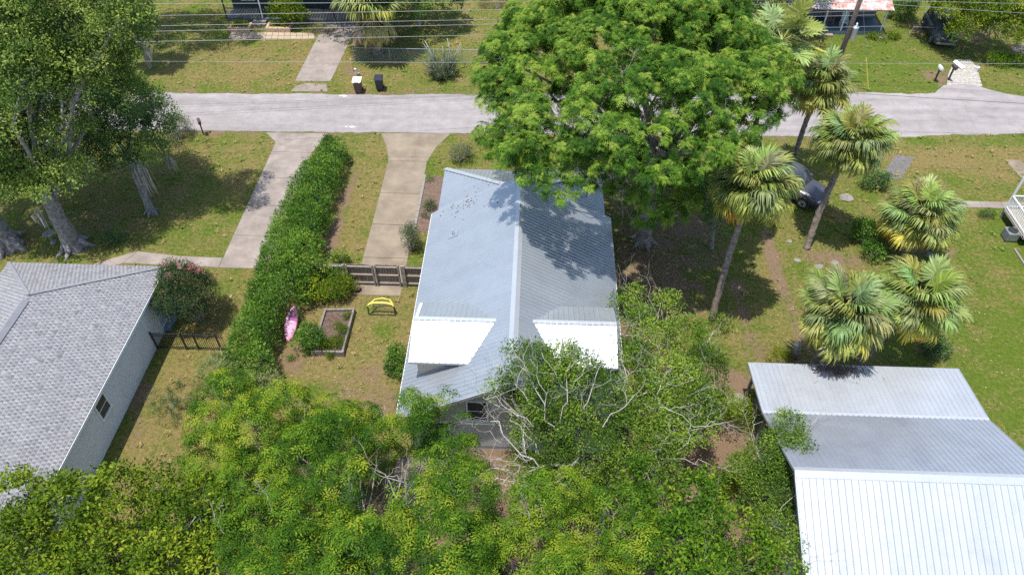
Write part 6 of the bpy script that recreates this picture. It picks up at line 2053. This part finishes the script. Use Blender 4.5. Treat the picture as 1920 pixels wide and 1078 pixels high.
ct.build('tray', redm, RC)
for sx in (-.4, .4):
    for sy in (-.4, .4): MB().tube([(sx, sy - .04, .18), (sx, sy + .04, .18)], .18, 14).build('wheel', M['black_plastic'], RC)
MB().tube([(.65, 0, .4), (1.2, 0, .9)], .02, 6).build('handle', M['black_metal'], RC)

# planters in front of the dark green porch
PL0 = [(431, 470, 'left'), (500, 546, 'right')]
for (pa_, pb2, nm_) in PL0:
    a, b = at(pa_, 60), at(pb2, 60)
    t = thing('block_planter', 'tan block planter with leafy plants on the %s of the porch steps' % nm_, 'planter', ((a.x + b.x) / 2, a.y, 0))
    hw2 = (b.x - a.x) / 2
    n_ = int(hw2 * 2 / .4)
    for rw in range(2):
        for k in range(n_ + rw % 2):
            x0_ = max(-hw2, -hw2 + (k - .5 * (rw % 2)) * hw2 * 2 / n_ + .006); x1_ = min(hw2, -hw2 + (k + 1 - .5 * (rw % 2)) * hw2 * 2 / n_ - .006)
            if x1_ - x0_ < .05: continue
            MB().box(x0_, x1_, -.1, .1 + rnd.uniform(0, .01), rw * .2 + .004, rw * .2 + .196).build('block', M['brick_tan'], t, bevel=.01)
    for sx in (-hw2 + .1, hw2 - .1): MB().box(sx - .1, sx + .1, .11, .9, 0, .4).build('side_wall', M['brick_tan'], t)
    MB().box(-hw2 + .2, hw2 - .2, .11, .85, 0, .34).build('soil', M['soil'], t)
    rr2 = np.random.RandomState(int(pa_))
    P = np.array([[(a.x + b.x) / 2 + rr2.uniform(-hw2 + .3, hw2 - .3), a.y + .45 + rr2.normal() * .12, .42 + abs(rr2.normal()) * .15] for _ in range(26)])
    foliage('foliage', t, P, np.tile([0, 0, 1.0], (26, 1)), 'broad', G_['bright'], 77, .75, (.62, .18))

# stump and rubble on the right
q = at(1492, 668)
sp_ = thing('tree_stump', 'grey sawn stump behind the garage next to the twin palms', 'stump', (q.x, q.y, 0))
MB().tube([(0, 0, -.05), (-.05, .03, .4), (-.12, .06, .85)], [.26, .2, .18], 10).build('wood', M['greybark'], sp_, True)
MB().lathe([(.0, 0), (.17, 0), (.17, .01), (0, .012)], 10, (-.12, .06, .846)).build('cut_face', M['wood_rail'], sp_)
RK = [((1586, 372), .42, 'flat pale stone between the grey car and the glossy shrub'), ((1480, 452), .16, 'small pale stone on the edge of the palm bed'), ((1495, 488), .2, 'pale stone at the near rim of the palm bed'), ((1535, 500), .24, 'pale stone among dry fronds at the palm bed'), ((1565, 492), .2, 'rounded pale stone right of the leaning palm'), ((1745, 480), .28, 'pinkish stone under the short broad palm'), ((1385, 742), .22, 'stone on the sandy patch left of the garage')]
for i, ((px, py), s_, lab) in enumerate(RK):
    r5 = random.Random(i)
    q = at(px, py)
    v = MB()
    v.lathe([(.0, 0), (s_, .0), (s_ * 1.05, s_ * .25), (s_ * .7, s_ * .5), (0, s_ * .56)], 9, (0, 0, -.03))
    v.v = [(x * r5.uniform(.8, 1.2), y * r5.uniform(.6, 1.0), z * r5.uniform(.85, 1.1)) for (x, y, z) in v.v]
    o = v.build('stone', M['stone'], None)
    o.location = (q.x, q.y, 0)
    tag(o, lab, 'stone', 'stones on the right lot')


# ---------------------------------------------------------------- vehicles
def loft(secs, n=12):
    """secs: (x, half width, z low, z high, corner) -> closed skin"""
    mb = MB()
    for (x, hw_, z0_, z1_, c) in secs:
        zc = (z0_ + z1_) / 2
        ring = [(-hw_ + c * .6, z0_), (hw_ - c * .6, z0_), (hw_, z0_ + c * .6), (hw_, zc), (hw_ - c * .25, z1_ - c), (hw_ - c, z1_), (0, z1_ + .012), (-hw_ + c, z1_), (-hw_ + c * .25, z1_ - c), (-hw_, zc), (-hw_, z0_ + c * .6)]
        mb.v += [(x, y, z) for (y, z) in ring]
    k = 11
    for i in range(len(secs) - 1):
        for q_ in range(k): mb.f.append((i * k + q_, i * k + (q_ + 1) % k, (i + 1) * k + (q_ + 1) % k, (i + 1) * k + q_))
    mb.f.append(tuple(k - 1 - q_ for q_ in range(k)))
    mb.f.append(tuple((len(secs) - 1) * k + q_ for q_ in range(k)))
    return mb


def vehicle(label, loc, rz, paint, glassm, bumper, old=False):
    t = thing('parked_car', label, 'car', loc, rz, 'parked cars')
    hb = .95
    body = loft([(-2.28, .78, .45, .95, .12), (-2.2, .88, .36, 1.02, .12), (-1.5, hb, .32, 1.05, .12), (-.4, hb, .30, 1.05, .12), (.75, hb, .30, 1.06, .12), (1.0, .94, .30, 1.05, .13), (1.7, .92, .32, 1.0, .13), (2.15, .86, .36, .93, .13), (2.32, .74, .44, .82, .12)])
    bo_ = body.build('body', paint, t, True)
    MB().slabpoly([(.98, -.66, 1.078), (1.95, -.6, .985), (1.95, .6, .985), (.98, .66, 1.078)], (0, 0, .02)).build('bonnet', paint, t, bevel=.012)
    cabin = loft([(-2.12, .70, .98, 1.35, .1), (-1.75, .76, 1.0, 1.68, .12), (-.9, .78, 1.0, 1.74, .12), (.1, .77, 1.0, 1.72, .12), (.42, .74, 1.0, 1.62, .12), (.98, .72, 1.0, 1.10, .04)])
    cabin.build('cabin', glassm, t, True)
    rf_ = loft([(-1.85, .7, 1.67, 1.70, .02), (-.9, .72, 1.735, 1.765, .02), (.15, .71, 1.715, 1.745, .02), (.42, .68, 1.63, 1.66, .02)])
    rf_.build('roof', paint, t, True)
    for sy in (-1, 1):
        MB().tube([(.98, sy * .71, 1.07), (.42, sy * .71, 1.62)], .04, 6).build('pillar', paint, t)
        MB().tube([(-.75, sy * .77, 1.05), (-.75, sy * .74, 1.7)], .04, 6).build('pillar', paint, t)
        MB().tube([(-2.1, sy * .72, 1.0), (-1.8, sy * .72, 1.66)], .06, 6).build('pillar', paint, t)
        MB().box(.62, .8, sy * 1.0 - .09, sy * 1.0 + .09, 1.08, 1.22).build('mirror', paint, t, bevel=.03)
        MB().box(2.16, 2.30, sy * .66 - .13, sy * .66 + .13, .72, .86).build('headlight', M['stone'] if old else mat('headlamp', (.7, .72, .74), .15, var=.05), t, bevel=.03)
        MB().box(-2.31, -2.22, sy * .7 - .08, sy * .7 + .08, .7, .95).build('tail_light', redm, t)
        MB().box(-1.9, -.1 , sy * .785 - .01, sy * .785 + .01, 1.7, 1.72).build('roof_rail', M['black_metal'], t)
        for x in (-1.42, 1.42):
            wl_ = MB(); wl_.tube([(x, sy * .73, .36), (x, sy * .97, .36)], .36, 20)
            wo_ = wl_.build('wheel', M['black_plastic'], t)
            MB().tube([(x, sy * .94, .36), (x, sy * .985, .36)], .23, 14).build('rim', M['galv'], wo_)
            for a in range(5):
                w_ = 2 * math.pi * a / 5
                MB().tube([(x, sy * .988, .36), (x + .2 * math.cos(w_), sy * .988, .36 + .2 * math.sin(w_))], .025, 5).build('spoke', M['black_metal'], wo_)
            ar = MB()
            ar.tube([(x + .42 * math.cos(w_), sy * .955, .38 + .42 * math.sin(w_)) for w_ in np.linspace(0, math.pi, 9)], .045, 6)
            ar.build('wheel_arch', M['black_plastic'], t)
    MB().box(2.2, 2.38, -.75, .75, .42, .60).build('front_bumper', bumper, t, bevel=.05)
    MB().box(2.24, 2.335, -.48, .48, .62, .82).build('grille', M['black_plastic'], t)
    MB().box(-2.36, -2.2, -.75, .75, .42, .62).build('rear_bumper', bumper, t, bevel=.05)
    return t


cf = at(1541, 366, .85)
hd_ = math.radians(-42)
vehicle('dark grey sport utility car parked behind the leaning palm trunk', (cf.x - 2.05 * math.cos(hd_), cf.y - 2.05 * math.sin(hd_), 0), hd_, mat('graphite_paint', (.085, .082, .096), .3, metal=.4, var=.06, scale=1), M['glass'], mat('bumper_grey', (.16, .16, .18), .4, var=.1))
cf = at(1773, 82, .5)
hd_ = math.radians(-98)
vehicle('old dark green car with a pale bumper under the far tree', (cf.x - 2.2 * math.cos(hd_), cf.y - 2.2 * math.sin(hd_), 0), hd_, mat('old_green_paint', (.035, .045, .042), .55, var=.3), M['glass'], M['stone'], True)

# ---------------------------------------------------------------- grass blades over the lawns
rgx = np.random.RandomState(99)


def inside(px_, py_, poly):
    c = np.zeros(len(px_), bool)
    j = len(poly) - 1
    for i in range(len(poly)):
        xi, yi, xj, yj = poly[i][0], poly[i][1], poly[j][0], poly[j][1]
        m = ((yi > py_) != (yj > py_)) & (px_ < (xj - xi) * (py_ - yi) / (yj - yi + 1e-12) + xi)
        c ^= m
        j = i
    return c


NT = 36000
tx = rgx.uniform(-40, 40, NT * 3); ty = rgx.uniform(14, 64, NT * 3)
half = ty * .68 + 6
ok = np.abs(tx) < half
ix = np.clip(np.searchsorted(gx, tx), 1, len(gx) - 1); iy = np.clip(np.searchsorted(gy, ty), 1, len(gy) - 1)
tdry, tdirt = dry[iy, ix], dirt[iy, ix]
ok &= rgx.rand(len(tx)) > tdirt * 1.15
ok &= ~((ty > np.interp(tx, [t[0] for t in NEAR], [t[1] for t in NEAR]) - .02) & (ty < np.interp(tx, [t[0] for t in FAR], [t[1] for t in FAR]) + .02))
for (xa, xb, ya, yb2) in ((-5.3, 3.9, 17.4, 35), (-26.9, -18.7, 0, 26.4), (gx0, gx1, 8, 21.5), (-17.8, -14.95, 29.1, 42.7), (-9.8, -7.1, 27.3, 43), (-7.2, -5.5, 32.5, 38.2)):
    ok &= ~((tx > xa) & (tx < xb) & (ty > ya) & (ty < yb2))
for poly in ([(-17.7, 29.1), (-17.7, 30), (-22.9, 30.4), (-25.8, 28.8), (-25, 27), (-23.3, 29.2)], [d0.xy, d1.xy, d2.xy, d3.xy], [q_.xy for q_ in cs], [(-10.8, 42.9), (-5.8, 42.9), (-7, 40), (-9.8, 40)], [(-18.8, 42.7), (-14.3, 42.7), (-15, 40), (-17.8, 41)], [at(*q_).xy for q_ in ((1775, 163), (1842, 163), (1825, 112), (1788, 112))], [at(*q_).xy for q_ in ((1800, 391), (1925, 391), (1925, 375), (1800, 375))], [at(*q_).xy for q_ in ((428, 75), (592, 75), (592, 58), (434, 58))]):
    ok &= ~inside(tx, ty, [tuple(v) for v in poly])
tx, ty, tdry, tdirt = tx[ok][:NT], ty[ok][:NT], tdry[ok][:NT], tdirt[ok][:NT]
n = len(tx)
NB = 7
c = np.stack([tx, ty, np.zeros(n)], 1)[:, None, :].repeat(NB, 1)
ang = rgx.uniform(0, 6.283, (n, NB)); lean = rgx.uniform(.25, 1.1, (n, NB)); Lg = rgx.uniform(.05, .11, (n, NB)) * rgx.uniform(.7, 1.4, (n, 1))
dirv = np.stack([np.cos(ang) * np.sin(lean), np.sin(ang) * np.sin(lean), np.cos(lean)], -1)
sdv = np.stack([-np.sin(ang), np.cos(ang), np.zeros_like(ang)], -1)
b0 = c + np.stack([rgx.normal(0, .06, (n, NB)), rgx.normal(0, .06, (n, NB)), np.full((n, NB), -.005)], -1)
wv2 = .011
tri = np.stack([b0 - sdv * wv2, b0 + sdv * wv2, b0 + dirv * Lg[..., None]], 2).reshape(-1, 3)
gme2 = fast_mesh('grass', tri, np.arange(len(tri)).reshape(-1, 3), {'dry': np.repeat(np.clip(tdry + rgx.normal(0, .16, n), 0, 1), NB * 3), 'dirt': np.zeros(len(tri))})
bm_, bnt, bbs = _nodes('grass_blade')
ba = bnt.nodes.new('ShaderNodeAttribute'); ba.attribute_name = 'dry'
bcol, _, _ = turf_colour(bnt, ba.outputs['Fac'], ba.outputs['Fac'], bnt.nodes.new('ShaderNodeNewGeometry').outputs['Position'], soil=False)
bcol = mixrgb(bnt, 1.0, bcol, (1.25, 1.25, 1.15), 'MULTIPLY')
bnt.links.new(bcol, bbs.inputs['Base Color'])
bbs.inputs['Roughness'].default_value = .7
gme2.materials.append(bm_)
go = bpy.data.objects.new('grass', gme2)
COL.objects.link(go)
tag(go, 'short grass blades standing all over the lawns', 'grass', kind='stuff')

# coarse weeds and fallen leaves that break up the turf
tw_ = MB()
sel = rgx.choice(n, 2600, replace=False)
wv, wt = [], []
for i in sel:
    k = rgx.randint(5, 11); cx_, cy2 = tx[i], ty[i]; sc_ = rgx.uniform(.6, 1.5)
    dd = rgx.uniform(-.3, .25)
    for j in range(k):
        a = rgx.uniform(0, 6.283); L = rgx.uniform(.08, .17) * sc_; w2 = rgx.uniform(.012, .03) * sc_
        d = np.array([math.cos(a), math.sin(a), rgx.uniform(.3, 1.1)]) * L
        sd = np.array([-math.sin(a), math.cos(a), 0]) * w2
        o = np.array([cx_, cy2, 0.0])
        wv += [o, o + d * .55 + sd, o + d, o + d * .55 - sd]
        wt += [float(np.clip(tdry[i] + dd, 0, 1))] * 4
wv = np.array(wv)
wme = fast_mesh('weeds', wv, np.arange(len(wv)).reshape(-1, 4), {'dry': np.array(wt)})
wme.materials.append(bm_)
wo2 = bpy.data.objects.new('weeds', wme); COL.objects.link(wo2)
tag(wo2, 'coarse weed tufts dotted over the lawns', 'weeds', kind='stuff')
fl_ = []
for (cx_, cy2, sx2, sy2, m_) in ((6.5, 30, 3.2, 4.5, 1500), (-26, 33, 4, 4, 500), (-8.5, 22, 2.5, 4, 260), (15, 27, 4, 5, 500), (4, 16, 5, 4, 900), (-12, 50, 12, 2, 120), (-14, 36, 1.2, 5, 120), (23, 25, 5, 5, 260)):
    for k in range(m_):
        x, y = rgx.normal(cx_, sx2 * .6), rgx.normal(cy2, sy2 * .6)
        if -5.3 < x < 3.9 and 17.4 < y < 35.5 or (gx0 < x < gx1 and y < 21.5) or (x < -18.7 and y < 26.4): continue
        a, s_ = rgx.uniform(0, 6.28), rgx.uniform(.025, .06)
        z0_ = .03
        fl_ += [(x + s_ * math.cos(a + t), y + s_ * .6 * math.sin(a + t), z0_ + rgx.uniform(0, .03)) for t in (0, 1.3, 3.1, 4.6)]
fl_ = np.array(fl_)
flm = fast_mesh('fallen_leaves', fl_, np.arange(len(fl_)).reshape(-1, 4))
flm.materials.append(mat('dry_leaf', (.22, .14, .075), .9, var=.5, scale=2.0, c2=(.36, .26, .15)))
flo = bpy.data.objects.new('fallen_leaves', flm); COL.objects.link(flo)
tag(flo, 'dry brown fallen leaves scattered over the ground', 'leaf litter', kind='stuff')
